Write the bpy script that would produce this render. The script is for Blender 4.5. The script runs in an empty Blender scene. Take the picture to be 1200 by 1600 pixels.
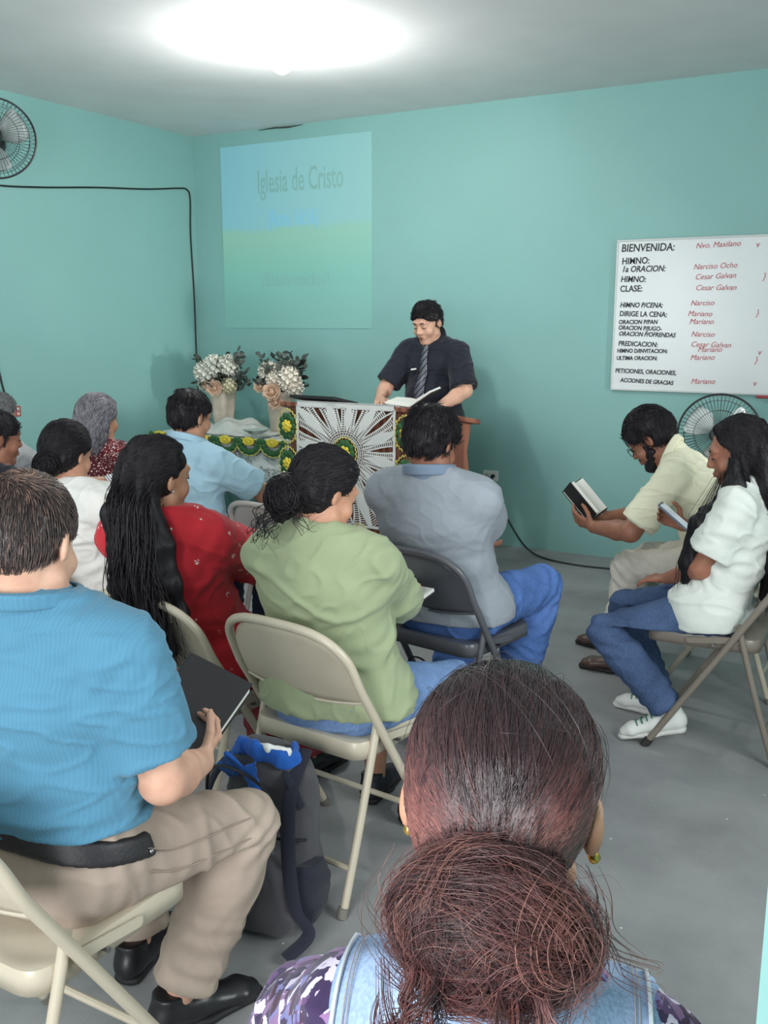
import bpy, math, random
import numpy as np
from mathutils import Matrix, Vector
random.seed(7); rng = np.random.default_rng(7)
scene = bpy.context.scene
COL = scene.collection
pi = math.pi
R_ = math.radians
HS = 1.0            # grid coarseness of the sculpted figures

# ------------------------------------------------------------------ camera
cam = bpy.data.cameras.new('camera'); cam_o = bpy.data.objects.new('camera', cam); COL.objects.link(cam_o)
cam.sensor_fit = 'HORIZONTAL'; cam.sensor_width = 36; cam.lens = 45.0; cam.clip_start = .02
cam_o.location = (0, 0, 1.55); cam_o.rotation_euler = (R_(90 - 11.3), 0, R_(29.5))
scene.camera = cam_o

# ------------------------------------------------------------------ light and exposure
scene.view_settings.view_transform = 'Standard'; scene.view_settings.look = 'None'
scene.view_settings.gamma = 1; scene.view_settings.use_curve_mapping = False
scene.view_settings.exposure = 0.17
world = bpy.data.worlds.new('daylight'); scene.world = world; world.use_nodes = True
wb = world.node_tree.nodes['Background']; wb.inputs[0].default_value = (.85, .93, 1, 1); wb.inputs[1].default_value = .45

def light(name, kind, loc, aim, power, color=(1, 1, 1), size=.1, size_y=None, spread=None):
    l = bpy.data.lights.new(name, kind); l.energy = power; l.color = color
    if kind == 'AREA':
        l.size = size
        if size_y: l.shape = 'RECTANGLE'; l.size_y = size_y
        if spread: l.spread = R_(spread)
    else:
        l.shadow_soft_size = size
    o = bpy.data.objects.new(name, l); COL.objects.link(o); o.location = loc
    if aim is not None:
        o.rotation_euler = (Vector(aim) - Vector(loc)).to_track_quat('-Z', 'Y').to_euler()
    return o
# daylight: the doorway behind the camera, two unseen right windows added for cast shadows, one unseen at the back
light('door_daylight', 'AREA', (-.55, -1.35, 1.45), (-2.2, 2.6, .9), 98, (.95, .975, 1), 1.3, 2.0)
light('back_window_daylight', 'AREA', (-3.2, -1.45, 1.75), (-4.6, 3.2, 2.5), 38, (.95, .975, 1), 1.6, 1.2)
light('right_window_daylight', 'AREA', (.90, 4.55, 1.45), (-5.2, 5.62, 1.2), 7.5, (1, 1, .98), .22, .3, 62)
light('right_window_daylight', 'AREA', (.90, 1.9, 1.6), (-5, 3.6, 1.3), 36, (.95, .98, 1), .9, 1.1)
light('bulb_light', 'POINT', (-3.03, 4.30, 2.80), None, 40, (1, .995, .98), .05)

# ------------------------------------------------------------------ tags and linking
def tag(o, label=None, cat=None, group=None, kind=None):
    if label: o['label'] = label
    if cat: o['category'] = cat
    if group: o['group'] = group
    if kind: o['kind'] = kind
    return o

def empty(name, loc=(0, 0, 0), rz=0, label=None, cat=None, group=None):
    o = bpy.data.objects.new(name, None); COL.objects.link(o); o.empty_display_size = .05
    o.location = loc; o.rotation_euler = (0, 0, rz)
    return tag(o, label, cat, group)

def link(name, me, mat, parent=None, smooth=True):
    o = bpy.data.objects.new(name, me); COL.objects.link(o)
    if mat is not None:
        for m in (mat if isinstance(mat, (list, tuple)) else [mat]): me.materials.append(m)
    if parent is not None: o.parent = parent
    if smooth and len(me.polygons): me.polygons.foreach_set('use_smooth', [True] * len(me.polygons))
    return o

def mesh_from(name, v, f):
    me = bpy.data.meshes.new(name)
    v = np.asarray(v, np.float32)
    if isinstance(f, np.ndarray):
        k = f.shape[1]; n = len(f)
        me.vertices.add(len(v)); me.vertices.foreach_set('co', v.ravel())
        me.loops.add(n * k); me.loops.foreach_set('vertex_index', f.astype(np.int32).ravel())
        me.polygons.add(n); me.polygons.foreach_set('loop_start', np.arange(0, n * k, k, dtype=np.int32))
        me.update(calc_edges=True); me.validate()
    else:
        me.from_pydata([tuple(map(float, p)) for p in v], [], f); me.update()
    return me

class MB:
    """collects shapes into one mesh"""
    def __init__(s): s.v = []; s.f = []; s.mi = []
    def add(s, v, f, mi=0):
        n = len(s.v); s.v += [tuple(map(float, p)) for p in v]; s.f += [tuple(int(i) + n for i in q) for q in f]; s.mi += [mi] * len(f)
    def box(s, c, d, mi=0, M=None):
        x, y, z = d[0] / 2, d[1] / 2, d[2] / 2
        v = [Vector((sx * x, sy * y, sz * z)) for sz in (-1, 1) for sy in (-1, 1) for sx in (-1, 1)]
        v = [((M @ p) if M else p) + Vector(c) for p in v]
        s.add(v, [(0, 2, 3, 1), (4, 5, 7, 6), (0, 1, 5, 4), (2, 6, 7, 3), (0, 4, 6, 2), (1, 3, 7, 5)], mi)
    def prism(s, pts, z0, z1, mi=0, M=None):
        """outline pts (x,y), extruded z0..z1, optional matrix"""
        n = len(pts); v = [Vector((p[0], p[1], z0)) for p in pts] + [Vector((p[0], p[1], z1)) for p in pts]
        if M: v = [M @ p for p in v]
        f = [tuple(range(n))[::-1], tuple(range(n, 2 * n))] + [(i, (i + 1) % n, (i + 1) % n + n, i + n) for i in range(n)]
        s.add(v, f, mi)
    def tube(s, pts, r, n=10, mi=0, closed=False, flat=1.0, cap=True):
        pts = [Vector(p) for p in pts]; m = len(pts); rr = r if isinstance(r, (list, tuple)) else [r] * m
        v = []; up = None
        for i, p in enumerate(pts):
            if closed: t = pts[(i + 1) % m] - pts[i - 1]
            else: t = pts[min(i + 1, m - 1)] - pts[max(i - 1, 0)]
            t.normalize()
            if up is None:
                up = t.cross(Vector((0, 0, 1)))
                if up.length < .1: up = t.cross(Vector((0, 1, 0)))
            up = (up - t * up.dot(t)); up.normalize(); w = t.cross(up)
            for j in range(n):
                a = 2 * pi * j / n
                v.append(p + up * math.cos(a) * rr[i] + w * math.sin(a) * rr[i] * flat)
        f = []
        for i in range(m if closed else m - 1):
            a = i * n; b = ((i + 1) % m) * n
            for j in range(n): f.append((a + j, a + (j + 1) % n, b + (j + 1) % n, b + j))
        if not closed and cap:
            f += [tuple(range(n))[::-1], tuple((m - 1) * n + j for j in range(n))]
        s.add(v, f, mi)
    def lathe(s, prof, c=(0, 0, 0), n=32, mi=0, M=None, sq=None):
        v = []; m = len(prof)
        for r, z in prof:
            for j in range(n):
                a = 2 * pi * j / n; k = sq(a) if sq else 1
                p = Vector((r * k * math.cos(a), r * k * math.sin(a), z))
                v.append((M @ p if M else p) + Vector(c))
        f = [(i * n + j, i * n + (j + 1) % n, (i + 1) * n + (j + 1) % n, (i + 1) * n + j) for i in range(m - 1) for j in range(n)]
        f += [tuple(range(n))[::-1], tuple((m - 1) * n + j for j in range(n))]
        s.add(v, f, mi)
    def ball(s, c, r, n=10, mi=0, M=None):
        r = r if isinstance(r, (list, tuple)) else (r, r, r)
        v = [Vector((0, 0, -1))]; k = n // 2
        for i in range(1, k):
            a = -pi / 2 + pi * i / k
            for j in range(n): v.append(Vector((math.cos(a) * math.cos(2 * pi * j / n), math.cos(a) * math.sin(2 * pi * j / n), math.sin(a))))
        v.append(Vector((0, 0, 1)))
        f = [(0, 1 + (j + 1) % n, 1 + j) for j in range(n)]
        for i in range(k - 2):
            for j in range(n): f.append((1 + i * n + j, 1 + i * n + (j + 1) % n, 1 + (i + 1) * n + (j + 1) % n, 1 + (i + 1) * n + j))
        e = len(v) - 1; b = 1 + (k - 2) * n
        f += [(b + j, b + (j + 1) % n, e) for j in range(n)]
        v = [Vector((p.x * r[0], p.y * r[1], p.z * r[2])) for p in v]
        s.add([((M @ p) if M else p) + Vector(c) for p in v], f, mi)
    def build(s, name, mat, parent=None, smooth=True, bevel=0):
        me = mesh_from(name, s.v, s.f)
        if s.mi and max(s.mi): me.polygons.foreach_set('material_index', s.mi)
        o = link(name, me, mat, parent, smooth)
        if bevel:
            b = o.modifiers.new('bevel', 'BEVEL'); b.width = bevel; b.segments = 2; b.limit_method = 'ANGLE'; b.angle_limit = R_(40)
        if smooth and hasattr(me, 'set_sharp_from_angle'): me.set_sharp_from_angle(angle=R_(42))
        return o

def smooth_path(pts, n=8):
    """Catmull-Rom through points"""
    P = [Vector(p) for p in pts]; P = [P[0] * 2 - P[1]] + P + [P[-1] * 2 - P[-2]]; out = []
    for i in range(1, len(P) - 2):
        a, b, c, d = P[i - 1:i + 3]
        for k in range(n):
            t = k / n
            out.append(.5 * ((2 * b) + (c - a) * t + (2 * a - 5 * b + 4 * c - d) * t * t + (3 * b - a - 3 * c + d) * t ** 3))
    out.append(P[-2]); return out

# ------------------------------------------------------------------ materials
def srgb(r, g, b):
    return tuple(((c / 255) / 12.92 if c / 255 <= .04045 else ((c / 255 + .055) / 1.055) ** 2.4) for c in (r, g, b)) + (1,)

class M:
    """small node-tree writer"""
    def __init__(s, name, rough=.6, spec=.5, metal=0):
        s.m = bpy.data.materials.new(name); s.m.use_nodes = True; s.t = s.m.node_tree; s.b = s.t.nodes['Principled BSDF']
        s.b.inputs['Roughness'].default_value = rough; s.b.inputs['Metallic'].default_value = metal
        s.b.inputs['Specular IOR Level'].default_value = spec
        s.tc = s.t.nodes.new('ShaderNodeTexCoord')
    def n(s, kind, **k):
        x = s.t.nodes.new('ShaderNode' + kind)
        for a, v in k.items():
            if a.startswith('i_'): x.inputs[a[2:].replace('_', ' ')].default_value = v
            else: setattr(x, a, v)
        return x
    def l(s, a, b): s.t.links.new(a, b)
    def vec(s, scale=(1, 1, 1), rot=(0, 0, 0), src='Object'):
        m = s.n('Mapping'); m.inputs['Scale'].default_value = scale; m.inputs['Rotation'].default_value = rot
        s.l(s.tc.outputs[src], m.inputs[0]); return m.outputs[0]
    def noise(s, scale, detail=4, vec=None, rough=.5):
        x = s.n('TexNoise'); x.inputs['Scale'].default_value = scale; x.inputs['Detail'].default_value = detail; x.inputs['Roughness'].default_value = rough
        s.l(vec if vec is not None else s.tc.outputs['Object'], x.inputs['Vector']); return x.outputs[0]
    def ramp(s, fac, stops, interp='LINEAR'):
        x = s.n('ValToRGB'); x.color_ramp.interpolation = interp; e = x.color_ramp.elements
        while len(e) < len(stops): e.new(.5)
        for el, (p, c) in zip(e, stops): el.position = p; el.color = c
        s.l(fac, x.inputs[0]); return x.outputs[0]
    def mix(s, fac, a, b, mode='MIX'):
        x = s.n('MixRGB', blend_type=mode)
        for i, v in ((0, fac), (1, a), (2, b)):
            if hasattr(v, 'is_linked'): s.l(v, x.inputs[i])
            else: x.inputs[i].default_value = v
        return x.outputs[0]
    def math(s, op, a, b=0):
        x = s.n('Math', operation=op)
        for i, v in ((0, a), (1, b)):
            if hasattr(v, 'is_linked'): s.l(v, x.inputs[i])
            else: x.inputs[i].default_value = v
        return x.outputs[0]
    def bump(s, h, strength=.3, dist=.01):
        x = s.n('Bump'); x.inputs['Strength'].default_value = strength; x.inputs['Distance'].default_value = dist
        s.l(h, x.inputs['Height'])
        if s.b.inputs['Normal'].is_linked: s.l(s.b.inputs['Normal'].links[0].from_socket, x.inputs['Normal'])
        s.l(x.outputs[0], s.b.inputs['Normal'])
    def color(s, c):
        if hasattr(c, 'is_linked'): s.l(c, s.b.inputs['Base Color'])
        else: s.b.inputs['Base Color'].default_value = c
        return s
    def done(s): return s.m

def plain(name, rgb, rough=.6, metal=0, var=.12, scale=30, bump=0, spec=.5):
    m = M(name, rough, spec, metal); c = srgb(*rgb)
    d = tuple(x * (1 - var) for x in c[:3]) + (1,)
    nz = m.noise(scale)
    m.color(m.ramp(nz, [(.35, d), (.65, c)]))
    if bump: m.bump(nz, bump, .004)
    return m.done()

def fabric(name, rgb, rough=.85, weave=900, var=.10, extra=None):
    m = M(name, rough, .25); c = srgb(*rgb); d = tuple(x * (1 - var) for x in c[:3]) + (1,)
    col = m.ramp(m.noise(9, 5), [(.3, d), (.7, c)])
    if extra: col = extra(m, col)
    m.color(col)
    m.b.inputs['Sheen Weight'].default_value = .15
    m.bump(m.noise(weave, 1), .25, .001); m.bump(m.noise(38, 4), .25, .006)
    return m.done()

def denim(name, rgb):
    m = M(name, .85, .2); c = srgb(*rgb); d = tuple(x * .62 for x in c[:3]) + (1,); w = tuple(min(1, x * 1.25 + .03) for x in c[:3]) + (1,)
    a = m.ramp(m.noise(7, 5), [(.3, d), (.55, c), (.75, w)])
    tw = m.noise(260, 2, m.vec((1, 1, .35), (0, .7, .5)))
    m.color(m.mix(.35, a, m.ramp(tw, [(.35, d), (.65, w)])))
    m.bump(tw, .35, .0015); m.bump(m.noise(30, 4), .3, .006)
    return m.done()

def skin(name, rgb):
    m = M(name, .5, .4); c = srgb(*rgb); d = (c[0] * .82, c[1] * .74, c[2] * .72, 1)
    m.color(m.ramp(m.noise(22, 5), [(.3, d), (.65, c)]))
    m.b.inputs['Subsurface Weight'].default_value = .08; m.b.inputs['Subsurface Radius'].default_value = (.012, .005, .003)
    m.bump(m.noise(420, 2), .12, .001)
    return m.done()

def hair_mat(name, rgb, tip=None, rough=.48, attr=False):
    m = M(name, rough, .28); c = srgb(*rgb); t = srgb(*tip) if tip else tuple(min(1, x * 1.9 + .004) for x in c[:3]) + (1,)
    nz = m.noise(60, 3, m.vec((3, 3, .35)))
    if attr:
        a = m.n('Attribute', attribute_name='tone'); m.color(m.ramp(a.outputs['Fac'], [(0, c), (1, t)]))
    else: m.color(m.ramp(nz, [(.35, c), (.75, t)]))
    m.bump(m.noise(230, 2, m.vec((2, 2, .25))), .4, .003)
    m.b.inputs['Anisotropic'].default_value = .4
    return m.done()

def wood(name, rgb, dark):
    m = M(name, .45, .4)
    w = m.n('TexWave', wave_type='BANDS', bands_direction='X'); w.inputs['Scale'].default_value = 6; w.inputs['Distortion'].default_value = 6
    w.inputs['Detail'].default_value = 4; m.l(m.vec((1, 1, .12)), w.inputs['Vector'])
    m.color(m.ramp(w.outputs[1], [(.2, srgb(*dark)), (.8, srgb(*rgb))])); m.bump(w.outputs[1], .08, .002)
    return m.done()

def wall_paint(name, rgb):
    m = M(name, .55, .35); c = srgb(*rgb); d = tuple(x * .93 for x in c[:3]) + (1,)
    m.color(m.ramp(m.noise(1.3, 6), [(.3, d), (.7, c)]))
    m.bump(m.noise(26, 6), .12, .01); m.bump(m.noise(2.2, 3), .12, .05)
    return m.done()

WALL_RGB = (140, 186, 181)
m_wall = wall_paint('mint_wall_paint', WALL_RGB)
m_ceil = plain('white_ceiling_plaster', (232, 231, 231), .8, var=.05, scale=3, bump=.1)
def floor_mat():
    m = M('worn_concrete', .55, .35)
    base = m.ramp(m.noise(1.6, 8, None, .62), [(.28, srgb(120, 120, 120)), (.5, srgb(142, 142, 142)), (.72, srgb(158, 158, 157))])
    gr = m.ramp(m.noise(2.6, 5), [(.52, (0, 0, 0, 1)), (.7, (.35, .35, .35, 1))])
    c = m.mix(gr, base, srgb(124, 136, 133))
    v = m.n('TexVoronoi'); v.inputs['Scale'].default_value = 14; m.l(m.tc.outputs['Object'], v.inputs['Vector'])
    sp = m.math('LESS_THAN', v.outputs['Distance'], .045)
    sel = m.math('GREATER_THAN', m.noise(6, 2), .52)
    c = m.mix(m.math('MULTIPLY', sp, sel), c, srgb(215, 225, 220))
    v2 = m.n('TexVoronoi'); v2.inputs['Scale'].default_value = 33; m.l(m.tc.outputs['Object'], v2.inputs['Vector'])
    sp2 = m.math('MULTIPLY', m.math('LESS_THAN', v2.outputs['Distance'], .05), m.math('GREATER_THAN', m.noise(3, 2), .56))
    c = m.mix(sp2, c, srgb(120, 195, 172))
    m.color(c); m.bump(m.noise(55, 6), .12, .006); m.bump(m.noise(4, 4), .1, .02)
    m.l(m.ramp(m.noise(3, 5), [(.3, (.42, .42, .42, 1)), (.7, (.68, .68, .68, 1))]), m.b.inputs['Roughness'])
    return m.done()
m_floor = floor_mat()
m_beige = plain('beige_enamel_steel', (190, 180, 160), .32, var=.05, scale=12)
m_taupe = plain('taupe_enamel_steel', (128, 119, 108), .35, var=.06, scale=12)
m_grey = plain('grey_enamel_steel', (92, 93, 98), .32, var=.06, scale=12)
m_pink = plain('pale_rose_beige_steel', (205, 190, 184), .28, var=.04, scale=12)
m_rub = plain('dark_rubber', (48, 46, 44), .7)
m_rubl = plain('grey_rubber', (120, 116, 108), .7)
m_black = plain('black_plastic', (26, 27, 30), .4)
m_cable = plain('black_cable', (30, 34, 34), .5)
m_white = plain('white_plastic', (222, 224, 220), .4, var=.03)
m_paper = plain('printed_page_paper', (236, 234, 226), .8, var=.04, scale=8)
m_leather = plain('black_leatherette', (36, 34, 37), .5, var=.2, scale=150, bump=.2)
m_steel = plain('steel', (150, 150, 152), .3, 1)
m_ink = plain('black_marker_ink', (42, 44, 50), .6)
m_inkr = plain('red_marker_ink', (196, 92, 100), .6)

# ------------------------------------------------------------------ room shell
XL, XR, YF, YB, ZC = -5.19, 1.0, 6.14, -1.6, 2.95
def struct(name, mb, mat): return tag(mb.build(name, mat, None, smooth=False), kind='structure')
b = MB(); b.box(((XL + XR) / 2, (YF + YB) / 2, -.06), (XR - XL + .4, YF - YB + .4, .12)); struct('floor', b, m_floor)
b = MB(); b.box(((XL + XR) / 2, (YF + YB) / 2, ZC + .06), (XR - XL + .4, YF - YB + .4, .12)); struct('ceiling', b, m_ceil)
b = MB(); b.box(((XL + XR) / 2, YF + .08, ZC / 2), (XR - XL + .4, .16, ZC)); struct('wall_front', b, m_wall)
b = MB(); b.box((XL - .08, (YF + YB) / 2, ZC / 2), (.16, YF - YB, ZC)); struct('wall_left', b, m_wall)
def wall_with_holes(mb, a0, a1, holes, place):
    """a wall strip from a0 to a1 with rectangular holes (u0,u1,z0,z1)"""
    us = sorted({a0, a1, *[h[0] for h in holes], *[h[1] for h in holes]})
    for u0, u1 in zip(us, us[1:]):
        um = (u0 + u1) / 2; hs = [h for h in holes if h[0] < um < h[1]]
        segs = [(0, ZC)]
        for h in hs: segs = [(0, h[2]), (h[3], ZC)]
        for z0, z1 in segs:
            if z1 - z0 > .01: place(mb, u0, u1, z0, z1)
b = MB(); wall_with_holes(b, YB, YF, [(1.4, 2.4, 1.0, 2.2), (4.37, 4.73, 1.15, 1.75)], lambda mb, u0, u1, z0, z1: mb.box((XR + .08, (u0 + u1) / 2, (z0 + z1) / 2), (.16, u1 - u0, z1 - z0))); struct('wall_right', b, m_wall)
b = MB(); wall_with_holes(b, XL, XR, [(-1.25, .15, 0, 2.45), (-4.0, -2.4, 1.1, 2.4)], lambda mb, u0, u1, z0, z1: mb.box(((u0 + u1) / 2, YB - .08, (z0 + z1) / 2), (u1 - u0, .16, z1 - z0))); struct('wall_back', b, m_wall)
for i, (y0, y1, z0, z1) in enumerate(((1.4, 2.4, 1.0, 2.2), (4.37, 4.73, 1.15, 1.75))):  # frames of the two unseen windows added in the right wall
    b = MB(); t = .04
    for (yy, zz, dy, dz) in (((y0 + y1) / 2, z0 + t / 2, y1 - y0, t), ((y0 + y1) / 2, z1 - t / 2, y1 - y0, t), (y0 + t / 2, (z0 + z1) / 2, t, z1 - z0 - 2 * t), (y1 - t / 2, (z0 + z1) / 2, t, z1 - z0 - 2 * t)):
        b.box((XR + .11, yy, zz), (.06, dy, dz))
    struct('window_%d' % (i + 1), b, m_white)
# slim mint pier of the doorway at the right, close to the camera
b = MB(); b.box((.0, .86, ZC / 2), (.16, .10, ZC)); struct('trim_1', b, m_wall)
# dark crack along the ceiling joint
b = MB(); b.tube([(-4.55, YF - .004, ZC - .012), (-4.4, YF - .004, ZC - .008), (-4.28, YF - .004, ZC - .014), (-4.15, YF - .004, ZC - .008)], [.002, .006, .007, .002], 6); struct('trim_2', b, plain('dark_crack', (70, 78, 74), .9))
# ------------------------------------------------------------------ sculpting kit: smooth distance fields meshed with surface nets
def V(*a): return np.array(a if len(a) > 1 else a[0], float)
def nrm(v): v = np.asarray(v, float); return v / (np.linalg.norm(v) + 1e-12)
def rotm(yaw=0, pitch=0, roll=0):
    """columns: right, forward, up.  yaw>0 turns to the left, pitch>0 looks down, roll>0 tips to the right"""
    return np.array(Matrix.Rotation(R_(yaw), 3, 'Z') @ Matrix.Rotation(R_(-pitch), 3, 'X') @ Matrix.Rotation(R_(roll), 3, 'Y'))

def smin(a, b, k):
    h = np.clip(.5 + .5 * (b - a) / k, 0, 1)
    return b + (a - b) * h - k * h * (1 - h)
def smax(a, b, k): return -smin(-a, -b, k)

class SDF:
    def __init__(s, h=.006): s.h = h * HS; s.ops = []; s.lo = V(9, 9, 9); s.hi = -s.lo
    def _push(s, mode, fn, lo, hi, k):
        s.ops.append((mode, fn, lo, hi, k))
        if mode == 'u': s.lo = np.minimum(s.lo, lo); s.hi = np.maximum(s.hi, hi)
        return s
    def ec(s, a, b, ra, rb, side=None, k=.02, cuts=(), mode='u', cuta=False, cutb=False):
        """elliptic tapered capsule; ra/rb are (side radius, depth radius)"""
        a = np.asarray(a, float); b = np.asarray(b, float)
        ra = np.atleast_1d(ra).astype(float); rb = np.atleast_1d(rb).astype(float)
        rnd = len(ra) == 1
        if rnd: ra = V(ra[0], ra[0]); rb = V(rb[0], rb[0])
        L = np.linalg.norm(b - a) + 1e-9; n = (b - a) / L
        sd = np.asarray(side if side is not None else ((1, 0, 0) if abs(n[0]) < .9 else (0, 1, 0)), float)
        sd = nrm(sd - n * (sd @ n)); f = np.cross(n, sd)
        cuts = list(cuts)
        if cuta: cuts.append((a, -n))
        if cutb: cuts.append((b, n))
        def fn(X, Y, Z):
            lin = lambda d: (X - a[0]) * d[0] + (Y - a[1]) * d[1] + (Z - a[2]) * d[2]
            w = lin(n); t = np.clip(w / L, 0, 1); w = w - t * L
            u = lin(sd); v = lin(f)
            if rnd: d = np.sqrt(u * u + v * v + w * w) - (ra[0] + (rb[0] - ra[0]) * t)
            else:
                rx = ra[0] + (rb[0] - ra[0]) * t; ry = ra[1] + (rb[1] - ra[1]) * t; rz = np.minimum(rx, ry)
                ux, vy, wz = u / rx, v / ry, w / rz
                k0 = np.sqrt(ux * ux + vy * vy + wz * wz); k1 = np.sqrt((ux / rx) ** 2 + (vy / ry) ** 2 + (wz / rz) ** 2) + 1e-6
                d = k0 * (k0 - 1) / k1
            for (p, q) in cuts: d = smax(d, (X - p[0]) * q[0] + (Y - p[1]) * q[1] + (Z - p[2]) * q[2], .006)
            return d
        r = max(ra.max(), rb.max())
        return s._push(mode, fn, np.minimum(a, b) - r, np.maximum(a, b) + r, k)
    def el(s, c, r, R=None, k=.02, cuts=(), mode='u'):
        c = np.asarray(c, float); r = np.asarray(r, float) * np.ones(3); R = np.eye(3) if R is None else np.asarray(R)
        def fn(X, Y, Z):
            q = [((X - c[0]) * R[0, i] + (Y - c[1]) * R[1, i] + (Z - c[2]) * R[2, i]) for i in range(3)]
            k0 = np.sqrt(sum((q[i] / r[i]) ** 2 for i in range(3))); k1 = np.sqrt(sum((q[i] / r[i] ** 2) ** 2 for i in range(3))) + 1e-6
            d = k0 * (k0 - 1) / k1
            for (p, m) in cuts: d = smax(d, (X - p[0]) * m[0] + (Y - p[1]) * m[1] + (Z - p[2]) * m[2], .006)
            return d
        e = np.abs(R) @ r
        return s._push(mode, fn, c - e, c + e, k)
    def plane(s, p, n, k=.006):
        """keep the side opposite to n"""
        p = np.asarray(p, float); n = nrm(n)
        s.ops.append(('p', lambda X, Y, Z: (X - p[0]) * n[0] + (Y - p[1]) * n[1] + (Z - p[2]) * n[2], None, None, k)); return s
    def polyline(s, pts, rad, k=.02, side=None, **kw):
        for i in range(len(pts) - 1): s.ec(pts[i], pts[i + 1], rad[i], rad[i + 1], side, k, **kw)
        return s
    def mesh(s):
        h = s.h; lo = s.lo - 3 * h - .01; n = np.ceil((s.hi + 3 * h + .01 - lo) / h).astype(int) + 1
        ax = [(lo[i] + h * np.arange(n[i])).astype(np.float32) for i in range(3)]
        D = np.full(n, .2, np.float32)
        for mode, fn, l, u, k in s.ops:
            if mode == 'p':
                D = smax(D, fn(ax[0][:, None, None], ax[1][None, :, None], ax[2][None, None, :]).astype(np.float32), k); continue
            pad = k + 3 * h
            i0 = np.clip(np.floor((l - pad - lo) / h).astype(int), 0, n); i1 = np.clip(np.ceil((u + pad - lo) / h).astype(int) + 1, 0, n)
            if (i1 <= i0).any(): continue
            sl = tuple(slice(i0[i], i1[i]) for i in range(3))
            p = fn(ax[0][sl[0]][:, None, None], ax[1][sl[1]][None, :, None], ax[2][sl[2]][None, None, :])
            D[sl] = smin(D[sl], p, k) if mode == 'u' else smax(D[sl], -p, k)
        return surface_nets(D, lo, h)

def surface_nets(D, lo, h):
    S = D < 0; n = D.shape
    c = np.zeros((n[0] - 1, n[1] - 1, n[2] - 1), np.uint8)
    off = [(i, j, k) for i in (0, 1) for j in (0, 1) for k in (0, 1)]
    for (i, j, k) in off: c += S[i:n[0] - 1 + i, j:n[1] - 1 + j, k:n[2] - 1 + k]
    act = (c > 0) & (c < 8); I = np.argwhere(act)
    if not len(I): return np.zeros((0, 3)), np.zeros((0, 4), int)
    idx = np.full(c.shape, -1, np.int32); idx[act] = np.arange(len(I))
    val = np.stack([D[I[:, 0] + o[0], I[:, 1] + o[1], I[:, 2] + o[2]] for o in off], 1)
    acc = np.zeros((len(I), 3)); cnt = np.zeros(len(I)); O = np.array(off, float)
    for a in range(8):
        for bb in range(a + 1, 8):
            if np.abs(O[a] - O[bb]).sum() != 1: continue
            va, vb = val[:, a], val[:, bb]; m = (va < 0) != (vb < 0)
            t = np.where(m, va / np.where(m, va - vb, 1), 0)
            acc += (O[a] + (O[bb] - O[a]) * t[:, None]) * m[:, None]; cnt += m
    P = lo + h * (I + acc / cnt[:, None])
    F = []
    for d in range(3):
        e1, e2 = (d + 1) % 3, (d + 2) % 3
        s0 = [slice(None)] * 3; s1 = [slice(None)] * 3; s0[d] = slice(0, -1); s1[d] = slice(1, None)
        A = S[tuple(s0)]; B = S[tuple(s1)]; E = np.argwhere(A != B)
        E = E[(E[:, e1] > 0) & (E[:, e2] > 0) & (E[:, e1] < n[e1] - 1) & (E[:, e2] < n[e2] - 1)]
        q = []
        for (x, y) in ((-1, -1), (0, -1), (0, 0), (-1, 0)):
            C = E.copy(); C[:, e1] += x; C[:, e2] += y; q.append(idx[C[:, 0], C[:, 1], C[:, 2]])
        Q = np.stack(q, 1); inside = A[E[:, 0], E[:, 1], E[:, 2]]
        Q[~inside] = Q[~inside][:, ::-1]; F.append(Q)
    return P, np.concatenate(F)

def normals(v, f):
    n = np.cross(v[f[:, 2]] - v[f[:, 0]], v[f[:, 3]] - v[f[:, 1]]); out = np.zeros_like(v)
    for i in range(4): np.add.at(out, f[:, i], n)
    return out / (np.linalg.norm(out, axis=1, keepdims=True) + 1e-12)

def waves(p, freq, seed, n=7, stretch=(1, 1, 1)):
    r = np.random.default_rng(seed); s = np.zeros(len(p)); q = p * np.array(stretch)
    for i in range(n):
        d = nrm(r.normal(size=3)); s += np.sin(q @ d * freq * (.6 + .8 * r.random()) + r.random() * 6.28 + 1.3 * np.sin(q @ nrm(r.normal(size=3)) * freq * .5))
    return s / n ** .5
def folds(v, f, amp=.004, seed=1, joints=(), freq=26, stretch=(1, 1, 1)):
    """push cloth in and out along its normal: soft hills, sharp creases, creases gathered at joints"""
    n = normals(v, f)
    w = waves(v, freq, seed, 6, stretch); d = amp * .34 * w
    c = waves(v, freq * .55, seed + 5, 5, stretch); d += amp * 1.1 * (np.exp(-(c / .22) ** 2) - .25); c2 = waves(v, freq * 1.7, seed + 15, 5, stretch); d += amp * .65 * (np.exp(-(c2 / .3) ** 2) - .3)
    for (c0, axis, rad, a) in joints:
        q = v - np.asarray(c0); axis = nrm(axis); g = np.exp(-(q ** 2).sum(1) / rad ** 2)
        t = q @ axis + .018 * waves(v, 24, seed + 9, 3)
        d += a * g * np.sin(t * 150 / (1 + rad * 2))
    return v + n * d[:, None]

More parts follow.
